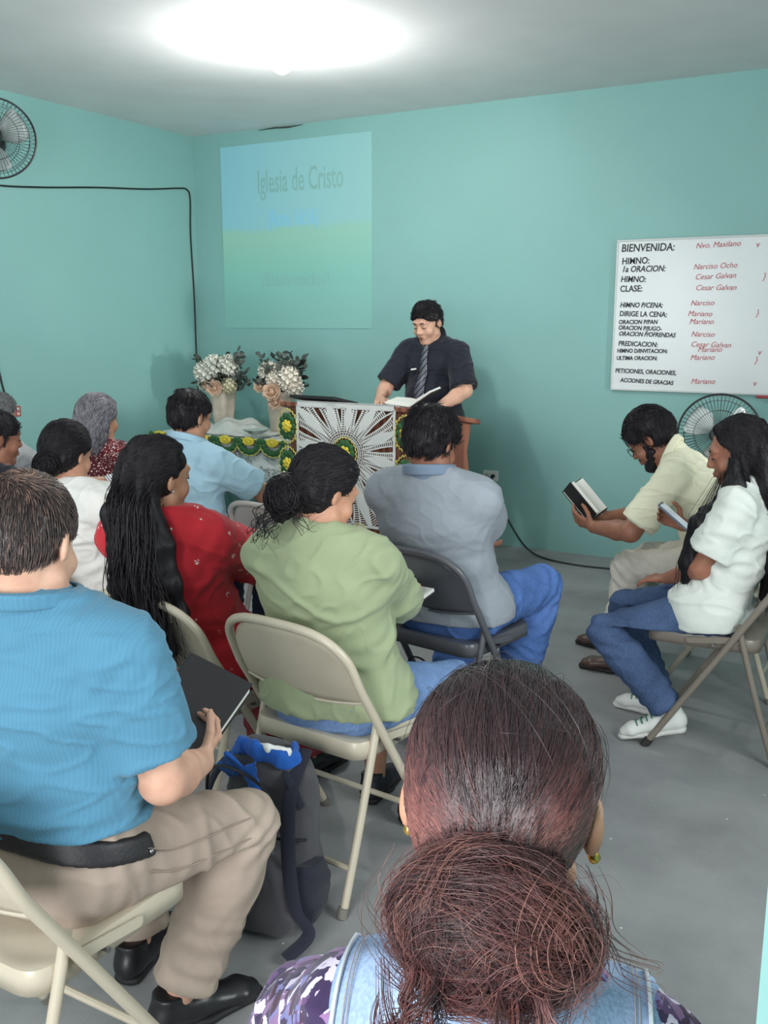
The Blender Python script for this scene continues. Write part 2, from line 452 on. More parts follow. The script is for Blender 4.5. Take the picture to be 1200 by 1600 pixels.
def tubes(paths, rad, sides=4, taper=.3):
    """many strands: paths (n,m,3) -> verts, quads"""
    P = np.asarray(paths, float); n, m, _ = P.shape
    T = np.gradient(P, axis=1); T /= np.linalg.norm(T, axis=2, keepdims=True) + 1e-9
    ref = np.where(np.abs(T[..., 2:3]) < .9, np.array([0, 0, 1.]), np.array([1., 0, 0]))
    U = np.cross(T, ref); U /= np.linalg.norm(U, axis=2, keepdims=True) + 1e-9; W = np.cross(T, U)
    rad = np.broadcast_to(np.asarray(rad, float), (n,))
    t = np.linspace(0, 1, m); rr = rad[:, None] * (1 - (1 - taper) * np.abs(2 * t - .8).clip(0, 1)[None] ** 2)
    V_ = []
    for j in range(sides):
        a = 2 * pi * j / sides; V_.append(P + rr[..., None] * (U * math.cos(a) + W * math.sin(a)))
    v = np.stack(V_, 2).reshape(-1, 3)
    base = (np.arange(n)[:, None, None] * m + np.arange(m - 1)[None, :, None]) * sides; j = np.arange(sides)[None, None, :]; j2 = (j + 1) % sides
    f = np.stack([base + j, base + j2, base + sides + j2, base + sides + j], -1).reshape(-1, 4)
    return v, f

def add_tone(me, tone):
    a = me.attributes.new('tone', 'FLOAT', 'POINT'); a.data.foreach_set('value', np.asarray(tone, np.float32))
def sdf_obj(sd, name, mat, parent, fold=None, join=()):
    v, f = sd.mesh()
    if fold: v = folds(v, f, **fold)
    for (v2, f2) in join:
        f = np.concatenate([f, f2 + len(v)]); v = np.concatenate([v, v2])
    return link(name, mesh_from(name, v, f), mat, parent)

def ik(a, t, l1, l2, pole):
    """two-bone chain from a towards t; returns the middle joint and the end"""
    a = np.asarray(a, float); t = np.asarray(t, float); d = t - a; L = np.linalg.norm(d); L2 = min(L, (l1 + l2) * .999); n = d / L
    x = (l1 * l1 - l2 * l2 + L2 * L2) / (2 * L2); y = math.sqrt(max(0, l1 * l1 - x * x))
    p = np.asarray(pole, float); p = nrm(p - n * (p @ n))
    return a + n * x + p * y, a + n * L2

# ------------------------------------------------------------------ people
SK = dict(tan=skin('tan_skin', (196, 146, 118)), fair=skin('fair_skin', (214, 170, 146)), brown=skin('brown_skin', (158, 108, 86)), deep=skin('deep_brown_skin', (128, 86, 70)))
m_lip = skin('lip_skin', (158, 92, 84)); m_eye = plain('eye_white', (220, 216, 210), .2); m_brow = plain('dark_brow_hair', (38, 30, 30), .7)

class Person:
    ALL = []
    def __init__(p, label, loc, rz=0, s=1.0, g=1.0, lean=(6, 10), side=0, twist=0, head=(0, 10, 0), pel=(0, -.02, .55), skin='tan',
                 hands=(None, None), feet=((-.1, .42), (.1, .42)), knee_out=(-.25, .25), female=False, h=.006, stand=False, curl=(45, 45),
                 palm=((0, 0, 1), (0, 0, 1)), hdir=(None, None), elbow=((-1, -.5, -.6), (1, -.5, -.6)), neck=0, headscale=1.0, necklen=.115, ear=0, sit_cut=True, heel=(0, 0)):
        p.root = empty('person', loc, rz, label, 'person'); p.s = s; p.g = g; p.h = h; p.female = female; p.label = label
        Person.ALL.append(p); p.ear = ear; p.skin = SK[skin]; p.stand = stand; p.loc = np.array(loc); p.rz = rz
        a1, a2 = R_(lean[0]), R_(lean[1]); am = (a1 + a2) / 2; sl = R_(side)
        D = lambda a: nrm((math.sin(sl) * math.cos(a), math.sin(a), math.cos(a) * math.cos(sl)))
        p.pel = V(pel); p.waist = p.pel + .20 * s * D(a1); p.chest = p.waist + .17 * s * D(am); p.nb = p.chest + .15 * s * D(a2)
        tw = R_(twist); p.sx = V(math.cos(tw), math.sin(tw), -math.sin(sl)); p.sx = nrm(p.sx); p.up = D(a2); p.fw = nrm(np.cross(p.up, p.sx))
        w = (.157 if female else .172) * s * (1 + .25 * (g - 1))
        sc = p.nb - .060 * s * p.up
        p.S = [sc - p.sx * w, sc + p.sx * w]
        p.Hr = rotm(head[0], head[1], head[2]); an = a2 + R_(neck); p.hs = s * headscale
        nk = nrm((math.sin(sl) * .5, math.sin(an * .8 + .12), math.cos(an)))
        p.hc = p.nb + nk * necklen * s + p.Hr @ V(0, .022, .032) * s
        ul, fl = .285 * s, .245 * s; p.E = []; p.W = []; p.hd = []; p.pn = []
        for i in (0, 1):
            sg = (-1, 1)[i]; t = hands[i]
            if t is None: t = p.pel + V(sg * .13, .33, .105); palm = [(-sg * .25, 0, -1) if q == i else w for q, w in enumerate(palm)]
            e, wr = ik(p.S[i], t, ul, fl, elbow[i]); p.E.append(e); p.W.append(wr)
            p.hd.append(nrm(hdir[i]) if hdir[i] is not None else nrm(wr - e)); p.pn.append(nrm(palm[i]))
        p.curl = curl
        p.Hp = []; p.K = []; p.A = []
        for i in (0, 1):
            sg = (-1, 1)[i]; hp = p.pel + V(sg * .088 * s * (1 + .3 * (g - 1)), 0, 0); ft = feet[i]
            ank = V(ft[0], ft[1], .085 + heel[i]) if len(ft) == 2 else V(ft)
            k, a = ik(hp, ank, .43 * s, .42 * s, (knee_out[i], 1, .6)); p.Hp.append(hp); p.K.append(k); p.A.append(a)
        p.sit_cut = sit_cut
        p.cut = [] if (stand or not sit_cut) else [(V(0, 0, .452), V(0, 0, -1))]
    def H(p, x, y, z): return p.hc + p.Hr @ (V(x, y, z) * p.hs)
    # ---- shapes shared by the body and the clothes
    def torso(p, d, c, k=.045, hip=True):
        s, g = p.s, p.g; gw = 1 + .9 * (g - 1)
        fem = p.female
        d_ = lambda rx, ry: V(rx * s * gw + c, ry * s * (1 + .6 * (g - 1)) + c)
        if hip: d.ec(p.pel - p.sx * .055 * s * g, p.pel + p.sx * .055 * s * g, .100 * s * (1 + .6 * (g - 1)) + c, .100 * s * (1 + .6 * (g - 1)) + c, None, k, cuts=p.cut)
        d.ec(p.pel, p.waist, d_(.158 if not fem else .165, .102), d_(.145 if not fem else .138, .096), p.sx, k, cuts=p.cut)
        d.ec(p.waist, p.chest, d_(.145 if not fem else .138, .096), d_(.160 if not fem else .148, .100), p.sx, k)
        d.ec(p.chest, p.nb - p.up * .05 * s, d_(.160 if not fem else .148, .100), d_(.125, .070), p.sx, k)
        d.ec(p.S[0] * .72 + p.nb * .28, p.nb * .6 + .4 * (p.nb + (p.hc - p.nb) * .35), .052 * s + c, .046 * s + c, None, .04)
        d.ec(p.S[1] * .72 + p.nb * .28, p.nb * .6 + .4 * (p.nb + (p.hc - p.nb) * .35), .052 * s + c, .046 * s + c, None, .04)
        if g > 1.08: d.el(p.waist + p.fw * .065 * s - p.up * .03, (.13 * s * g + c, .115 * s * g + c, .14 * s + c), np.stack([p.sx, p.fw, p.up], 1), k)
        if fem:
            for q in (-1, 1): d.el(p.chest + p.sx * q * .068 * s + p.fw * .085 * s - p.up * .01, (.062 * s + c, .058 * s + c, .062 * s + c), None, .035)
    def arm(p, d, i, c=0, upto=2.0, frm=0, k=.03, loose=0):
        """upto: 0..1 along the upper arm, 1..2 along the forearm"""
        s = p.s * (1 + .7 * (p.g - 1)); f = .92 if p.female else 1
        S, E, W = p.S[i], p.E[i], p.W[i]
        t = min(upto, 1); e = S + (E - S) * t
        r0, r1, r2, r3 = .056 * s * f + c, .041 * s * f + c + loose, .042 * s * f + c + loose, .027 * s * f + c + loose * .6
        d.ec(S, e, r0 * .98, (.052 * s * f + c) + (r1 - (.052 * s * f + c)) * t, None, k, cutb=upto < 1)
        if upto > 1:
            t = min(upto - 1, 1); e = E + (W - E) * t; m = E + (W - E) * min(.35, t)
            d.ec(E, m, r1, r2, None, .02)
            if t > .35: d.ec(m, e, r2, r2 + (r3 - r2) * (t - .35) / .65, None, .015, cutb=upto < 2)
    def legs(p, d, c, upto=2.0, k=.03, flare=0, which=(0, 1)):
        s = p.s * (1 + .55 * (p.g - 1)); f = 1.03 if p.female else 1
        for i in which:
            Hh, K, A = p.Hp[i], p.K[i], p.A[i]
            d.ec(Hh, K, .088 * s * f + c, .058 * s * f + c, None, k, cuts=p.cut if not p.stand else [])
            e = K + (A - K) * min(upto - 1, 1)
            m = K + (A - K) * .3
            d.ec(K, m, .057 * s + c, .056 * s + c + flare * .3, None, .02); d.ec(m, e, .056 * s + c + flare * .3, .037 * s + c + flare, None, .02, cutb=upto < 2.05)
    def hand(p, d, i):
        s = p.s * .98; sg = (-1, 1)[i]; W = p.W[i]; fd = p.hd[i]; n = p.pn[i]; n = nrm(n - fd * (n @ fd)); ac = np.cross(fd, n) # across
        th = sg * (1 if True else 1)
        # thumb side: for the right hand with the palm down and fingers forward it points left
        ts = -np.cross(n, fd) if i == 1 else np.cross(n, fd)
        pc = W + fd * .018 * s
        d.ec(W - fd * .01, pc + fd * .06 * s, (.027 * s, .016 * s), (.039 * s, .0125 * s), ts, .012)
        cu = R_(p.curl[i])
        for q, (o, L) in enumerate(zip((.029, .010, -.010, -.028), (.072, .080, .074, .058))):
            b = pc + fd * .066 * s + ts * o * s; dr = nrm(fd + ts * o * 2.2); r = (.0088 - .0004 * q) * s
            c1, c2 = cu * .55, cu * 1.25
            d1 = dr * math.cos(c1) + n * math.sin(c1); d2 = dr * math.cos(c2) + n * math.sin(c2); d3 = dr * math.cos(c2 + cu * .5) + n * math.sin(c2 + cu * .5)
            a1 = b + d1 * L * .5 * s; a2 = a1 + d2 * L * .32 * s; a3 = a2 + d3 * L * .24 * s
            d.ec(b - d1 * .012, a1, r * 1.08, r, None, .005); d.ec(a1, a2, r, r * .92, None, .004); d.ec(a2, a3, r * .92, r * .82, None, .004)
        b = pc + ts * .024 * s + n * .004; d1 = nrm(fd * .55 + ts * .75 + n * .35); d2 = nrm(fd * .85 + ts * .25 + n * .45)
        a1 = b + d1 * .042 * s; a2 = a1 + d2 * .034 * s; a3 = a2 + nrm(fd * .9 + n * .35) * .02 * s
        d.ec(b - d1 * .01, a1, .0135 * s, .0105 * s, None, .008); d.ec(a1, a2, .0105 * s, .0095 * s, None, .004); d.ec(a2, a3, .0095 * s, .008 * s, None, .004)
    def head_shape(p, d, c=0, k=.012, face=True):
        H = p.H; hs = p.hs; R = p.Hr; q = lambda *r: np.array(r) * hs + c
        d.el(H(0, -.012, .035), q(.076, .097, .083), R, .02)
        d.el(H(0, .030, -.025), q(.063, .066, .078), R, .025)
        d.el(H(0, -.045, .0), q(.066, .058, .062), R, .02)
        if not face: return
        fat = 1 + .5 * max(0, p.g - 1)
        d.ec(H(-.046 * fat, .010, -.062), H(-.012, .066, -.098), .022 * hs * fat, .018 * hs, None, .025); d.ec(H(.046 * fat, .010, -.062), H(.012, .066, -.098), .022 * hs * fat, .018 * hs, None, .025)
        d.el(H(0, .074, -.097), q(.021, .017, .017), R, .02)
        for x in (-1, 1): d.el(H(x * .040 * fat, .062, -.032), q(.024 * fat, .02, .024), R, .02)
        d.el(H(0, .080, .034), q(.052, .016, .013), R, .02)
        for x in (-1, 1): d.el(H(x * .031, .101, .010), q(.017, .015, .011), R, .012, mode='s')
        for x in (-1, 1): d.el(H(x * .031, .0805, .010), q(.0155, .0125, .0125), R, .004)
        d.ec(H(0, .088, .022), H(0, .109, -.020), .0085 * hs, .0125 * hs, None, .012)
        for x in (-1, 1): d.el(H(x * .012, .100, -.026), q(.0085, .010, .008), R, .006)
        d.el(H(0, .083, -.060), q(.028, .016, .018), R, .012)
        d.el(H(0, .098, -.0525), q(.021, .0075, .0055), R, .005); d.el(H(0, .097, -.064), q(.018, .008, .006), R, .005)
        d.el(H(0, .107, -.0580), q(.022, .008, .0016), R, .004, mode='s')
        for x in (-1, 1):
            Re = R @ rotm(0, 12, 0)
            d.el(H(x * (.0775 + p.ear), -.012, -.006), q(.0085 + p.ear * .3, .019, .031), R @ rotm(x * 22, 10, 0), .006 + p.ear * .5)
            d.el(H(x * (.0885 + p.ear * 1.2), -.006, .0), q(.006, .010, .018), R @ rotm(x * 22, 10, 0), .005, mode='s')
    def body(p):
        d = SDF(p.h); p.torso(d, 0); p.legs(d, -.004, 2.05)
        d.ec(p.nb - p.up * .03, p.H(0, -.022, -.045), .056 * p.s * (1 + .5 * (p.g - 1)) * (.9 if p.female else 1), .053 * p.s * (1 + .4 * (p.g - 1)) * (.9 if p.female else 1), None, .03)
        p.head_shape(d)
        for i in (0, 1): p.arm(d, i); p.hand(d, i)
        for i in (0, 1): fd = p.foot_dir(i); d.ec(p.A[i] + V(0, 0, -.035) - fd * .02, p.A[i] + V(0, 0, -.05) + fd * .06, (.028, .026), (.028, .018), np.cross(fd, V(0, 0, 1)), .02)
        return sdf_obj(d, 'body', p.skin, p.root)
    def foot_dir(p, i):
        if hasattr(p, 'fdir') and p.fdir[i] is not None: return nrm(p.fdir[i])
        t = p.K[i] - p.Hp[i]; t[2] = 0
        if p.stand: return V(0, 1, 0)
        return nrm(t)
    def face(p, brow=True, mouth=True, open_eyes=False, brow_mat=None):
        H = p.H; b = MB()
        if brow:
            for x in (-1, 1):
                b = MB(); b.tube([H(x * .013, .0955, .030), H(x * .026, .0945, .0365), H(x * .040, .086, .0355), H(x * .049, .074, .029)], [.0035 * p.hs, .005 * p.hs, .0045 * p.hs, .002 * p.hs], 8, flat=.7); b.build('eyebrow', brow_mat or m_brow, p.root)
        for x in (-1, 1):
            b = MB(); z = .005 if not open_eyes else .010
            b.tube([H(x * .018, .0905, z), H(x * .026, .0945, z - .003), H(x * .035, .0935, z - .003), H(x * .0445, .0865, z)], [.001, .0022 * p.hs, .0022 * p.hs, .001], 6); b.build('eyelashes', m_brow, p.root)
        if mouth:
            b = MB(); b.tube([H(-.021, .094, -.0575), H(-.010, .1045, -.0545), H(0, .1055, -.0555), H(.010, .1045, -.0545), H(.021, .094, -.0575)], [.0012, .0034 * p.hs, .0032 * p.hs, .0034 * p.hs, .0012], 8)
            b.tube([H(-.018, .095, -.061), H(-.008, .1035, -.0645), H(.008, .1035, -.0645), H(.018, .095, -.061)], [.0012, .004 * p.hs, .004 * p.hs, .0012], 8); b.build('lips', m_lip, p.root)
    # ---- clothes
    def joints(p):
        out = []
        for i in (0, 1):
            out += [(p.E[i], p.W[i] - p.S[i], .075, .005), (p.S[i] * .8 + p.chest * .2, p.E[i] - p.nb, .08, .004)]
        return out
    def top(p, mat, name='shirt', c=.014, sleeve=.62, hem=.02, loose=.012, collar=None, fold=.0045, seed=3, collar_mat=None, neck_drop=0, hemdir=None, hip_extra=.0, vest=False, h=None):
        d = SDF(h or p.h); p.torso(d, c)
        if hip_extra: d.ec(p.pel - p.sx * .075 * p.g + p.fw * hip_extra, p.pel + p.sx * .075 * p.g + p.fw * hip_extra, .10 * p.s * (1 + .6 * (p.g - 1)) + c + hip_extra, .10 * p.s * (1 + .6 * (p.g - 1)) + c + hip_extra, None, .05, cuts=p.cut)
        ls = p.s * (1 + .55 * (p.g - 1)) * (1.03 if p.female else 1)
        for i in (0, 1): d.ec(p.Hp[i] + V(0, 0, .01), p.Hp[i] + (p.K[i] - p.Hp[i]) * .12 + V(0, 0, .01), .086 * ls + c, .084 * ls + c, None, .03, cuts=p.cut)
        if not vest:
            for i in (0, 1): p.arm(d, i, c, sleeve, loose=loose)
        else:
            for i in (0, 1):
                o = p.S[i] - p.chest; o = nrm(o - p.up * (o @ p.up)); q = p.S[i] - p.sx * (-1, 1)[i] * .01
                d.ec(p.S[i] - p.sx * (-1, 1)[i] * .02, p.S[i] + p.sx * (-1, 1)[i] * .01, .056 * p.s + c, .05 * p.s + c, None, .03, cutb=True)
        # neck opening and hem
        nn = nrm(p.hc - p.nb); d.plane(p.nb + nn * (.046 * p.s + neck_drop) + p.fw * .01, nrm(nn + p.fw * .30), .01)
        d.ec(p.nb + nn * (-.02 + min(0, neck_drop)), p.hc, .061 * p.s * (1 + .5 * (p.g - 1)) * (.93 if p.female else 1), .07 * p.s, None, .006, mode='s')
        hb = p.pel - p.up * 0 + V(0, 0, -hem); d.plane(hb, hemdir if hemdir is not None else (0, .0, -1), .008)
        o = sdf_obj(d, name, mat, p.root, dict(amp=fold, seed=seed, joints=p.joints() + [(p.waist, p.up, .16, .004)], stretch=(1, 1, 1.7)))
        if collar: p.collar(collar_mat or mat, collar)
        return o
    def collar(p, mat, hgt=.034, name='collar'):
        d = SDF(.0036); nn = nrm(p.H(0, -.022, -.045) - p.nb); s = p.s; r = .056 * s * (1 + .5 * (p.g - 1)) * (.9 if p.female else 1); f = nrm(p.fw - nn * (p.fw @ nn))
        top = p.nb + nn * (.022 + hgt) * s; bot = p.nb + nn * .004 * s
        d.ec(p.nb - nn * .03, p.nb + nn * .14, r + .024, r + .012, None, .01, cuts=[(top, nrm(nn + f * .45)), (bot, -nrm(nn + f * .30))])
        d.ec(p.nb - nn * .03, p.nb + nn * .14, r + .010, r + .004, None, .004, mode='s')
        # turned-down fall of the collar
        q = SDF(.0036); q.ec(p.nb - nn * .02, p.nb + nn * .14, r + .046, r + .017, None, .01, cuts=[(top - nn * .002, nrm(nn + f * .45)), (top - nn * hgt * .95, -nrm(nn + f * .42))]); q.ec(p.nb - nn * .02, p.nb + nn * .14, r + .034, r + .006, None, .004, mode='s')
        q.ec(p.nb + f * .05, p.nb + f * .12 + nn * .06, .006, .028, None, .01, mode='s')
        v2, f2 = q.mesh(); return sdf_obj(d, name, mat, p.root, join=[(v2, f2)])
    def trousers(p, mat, name='trousers', c=.013, upto=1.93, flare=.016, seed=8, fold=.0035, h=None, rise=.075, fs=(1, 1, 1), sdf_only=False):
        d = SDF(h or p.h)
        s, g = p.s, p.g
        d.ec(p.pel - p.sx * .055 * s * g, p.pel + p.sx * .055 * s * g, .100 * s * (1 + .6 * (g - 1)) + c, .100 * s * (1 + .6 * (g - 1)) + c, None, .05, cuts=p.cut)
        up = nrm(p.waist - p.pel)
        d.ec(p.pel, p.pel + up * rise, (.160 * s * (1 + .9 * (g - 1)) + c, .102 * s * (1 + .6 * (g - 1)) + c), (.148 * s * (1 + .9 * (g - 1)) + c, .098 * s * (1 + .6 * (g - 1)) + c), p.sx, .04, cuts=p.cut, cutb=True)
        p.legs(d, c, upto, .035, flare)
        if sdf_only: return d
        J = [(k, a - h_, .11, .005) for k, a, h_ in zip(p.K, p.A, p.Hp)] + [(h_, k - h_, .12, .004) for k, h_ in zip(p.K, p.Hp)] + [(a * .75 + k * .25, a - k, .10, .005) for k, a in zip(p.K, p.A)]
        return sdf_obj(d, name, mat, p.root, dict(amp=fold, seed=seed, joints=J, stretch=fs))
    def skirt(p, mat, c=.03, upto=1.6, seed=8):
        d = SDF(p.h); p.torso(d, c - .02, hip=True); m = (p.K[0] + p.K[1]) / 2; hm = (p.Hp[0] + p.Hp[1]) / 2; a = (p.A[0] + p.A[1]) / 2
        w = np.linalg.norm(p.K[0] - p.K[1]) / 2 + .07
        d.plane(p.pel + V(0, 0, .12), (0, 0, 1)); 
        d.ec(hm, m, (.17 * p.s, .095), (w, .07), p.sx, .05, cuts=p.cut); d.ec(m, m + (a - m) * (upto - 1), (w, .075), (w * 1.1, .10), p.sx, .03, cutb=True)
        return sdf_obj(d, 'skirt', mat, p.root, dict(amp=.006, seed=seed, stretch=(2, 1, .6)))
    def shoes(p, mat, sole_mat, name='shoe', L=.27, lace=None, pitch=(0, 0), which=(0, 1)):
        for i in which:
            fd = p.foot_dir(i); sd = np.cross(fd, V(0, 0, 1)); a = p.A[i]; z = a[2] - .085; s = p.s
            ph = R_(pitch[i]); fd3 = nrm(fd * math.cos(ph) + V(0, 0, math.sin(ph))); un = np.cross(sd, fd3)
            B = a - V(0, 0, .085)     # sole level under the ankle
            g = lambda f, u: B + fd3 * f * s + un * u
            d = SDF(.005)
            d.ec(g(-.045, .045), g(.04, .05), (.036 * s, .036), (.038 * s, .036), sd, .02); d.ec(g(.02, .048), g(.15, .034), (.040 * s, .034), (.042 * s, .022), sd, .025)
            d.ec(g(.15, .034), g(.185, .028), (.042 * s, .022), (.030 * s, .016), sd, .02); d.ec(g(-.03, .05), g(-.028, .10), .036 * s, .040 * s, None, .02, cutb=True)
            d.plane(g(0, .012), -un)
            o = sdf_obj(d, name, mat, p.root)
            q = SDF(.005)
            q.ec(g(-.05, .014), g(.06, .014), (.038 * s, .02), (.038 * s, .02), sd, .02); q.ec(g(.06, .014), g(.19, .014), (.044 * s, .02), (.030 * s, .02), sd, .02)
            q.plane(g(0, .001), -un); q.plane(g(0, .022), un)
            sdf_obj(q, 'sole', sole_mat, o)
            if lace:
                b = MB()
                for j in range(4):
                    t = .055 + j * .022; zz = .088 - j * .0075
                    b.tube([g(t, zz - .012) - sd * .028, g(t + .006, zz) , g(t, zz - .012) + sd * .028], .0032, 6)
                b.build('laces', lace, o)
    # ---- hair
    def short_hair(p, mat, thick=.008, nape=-.062, front=.070, seed=2, rough=.003, side_z=.012, top_extra=.0, freq=60, h=.005, strands=2600):
        d = SDF(h); H, R, hs = p.H, p.Hr, p.hs; ww = lambda v: R @ nrm(v)
        q = lambda *r: np.array(r) * hs + thick
        # top cap above a line from the forehead to the ear
        cut1 = (H(0, .088, front), ww((0, -.55, -1))) ; ca = (H(0, .02, side_z + .03), ww((0, .35, -1)))
        d.el(H(0, -.012, .037 + top_extra), q(.0765, .0975, .083), R, .012, cuts=[(H(0, .096, front), ww((0, .75, -.66))), (H(0, .0, side_z), ww((0, .25, -1)))])
        # sides and back
        for e, r in (((0, -.012, .035), (.0765, .0975, .083)), ((0, -.045, 0), (.067, .060, .064))):
            d.el(H(*e), q(*r), R, .012, cuts=[(H(0, .012, 0), ww((0, 1, .18))), (H(0, -.06, nape), ww((0, .22, -1)))])
        for x in (-1, 1): d.el(H(x * .084, -.008, -.012), np.array((.022, .020, .034)) * hs, R, .005, mode='s')
        v, f = d.mesh(); n = normals(v, f)
        v = v + n * (rough * waves(v, freq * 3, seed, 6))[:, None]
        cr = H(.01, -.05, .12)
        def flow(P, N):
            q = P - cr; rl = np.linalg.norm(q, axis=1, keepdims=True); 
            d0 = q / (rl + .01) * np.clip(1.3 - rl * 5, .1, 1) + (R @ V(0, -.1, -1))[None] * np.clip(rl * 7, 0, 1)
            yv = ((P - p.hc) @ R)[:, 1:2] / hs; w = np.clip((yv - .01) / .05, 0, 1); return d0 * (1 - w) + w * (R @ V(0, .5, 1.2))[None]
        sv, sf = p.strands_on(v, f, strands, flow, .018 + thick, 4, .0011, .004, seed + 3, .5)
        return link('hair', mesh_from('hair', np.concatenate([v, sv]), np.concatenate([f, sf + len(v)])), mat, p.root)
    def strands_on(p, v, f, n, flow, length, m=6, rad=.0009, lift=.004, seed=1, jitter=.25):
        """short strands lying along a surface; flow(points, normals) -> direction"""
        r = np.random.default_rng(seed); N = normals(v, f); k = r.integers(0, len(v), n); P = v[k].copy(); out = [P.copy()]; nn = N[k]
        for j in range(m - 1):
            d = flow(P, nn) + r.normal(size=P.shape) * jitter * .4; d -= nn * (d * nn).sum(1, keepdims=True); d /= np.linalg.norm(d, axis=1, keepdims=True) + 1e-9
            P = P + d * (length / (m - 1)) + nn * (lift / (m - 1)); out.append(P.copy())
        return tubes(np.stack(out, 1), rad, 3)
    def long_cap(p, mat_unused, thick=.012, face_y=.035, low=-.09, k=.012, h=.005):
        """cap of hair drawn back, leaving the face free"""
        d = SDF(h); H, R, hs = p.H, p.Hr, p.hs; ww = lambda v: R @ nrm(v); q = lambda *r: np.array(r) * hs + thick
        d.el(H(0, -.014, .037), q(.076, .097, .084), R, k, cuts=[(H(0, .072, .085), ww((0, 1, -.75))), (H(0, face_y, .02), ww((0, 1, -.25)))] )
        d.el(H(0, -.045, 0), q(.067, .060, .068), R, k, cuts=[(H(0, face_y - .02, 0), ww((0, 1, -.1))), (H(0, 0, low), ww((0, 0, -1)))])
        for x in (-1, 1): d.el(H(x * .088, -.006, -.016), np.array((.020, .022, .034)) * hs, R, .005, mode='s')
        return d
    def hair_mesh(p, d, mat, amp=.0035, freq=120, stretch=(2.2, 2.2, .25), seed=4, join=(), name='hair'):
        v, f = d.mesh(); n = normals(v, f); v = v + n * (amp * waves(v, freq, seed, 7, stretch))[:, None]
        for (v2, f2) in join: f = np.concatenate([f, f2 + len(v)]); v = np.concatenate([v, v2])
        return link(name, mesh_from(name, v, f), mat, p.root), v, f
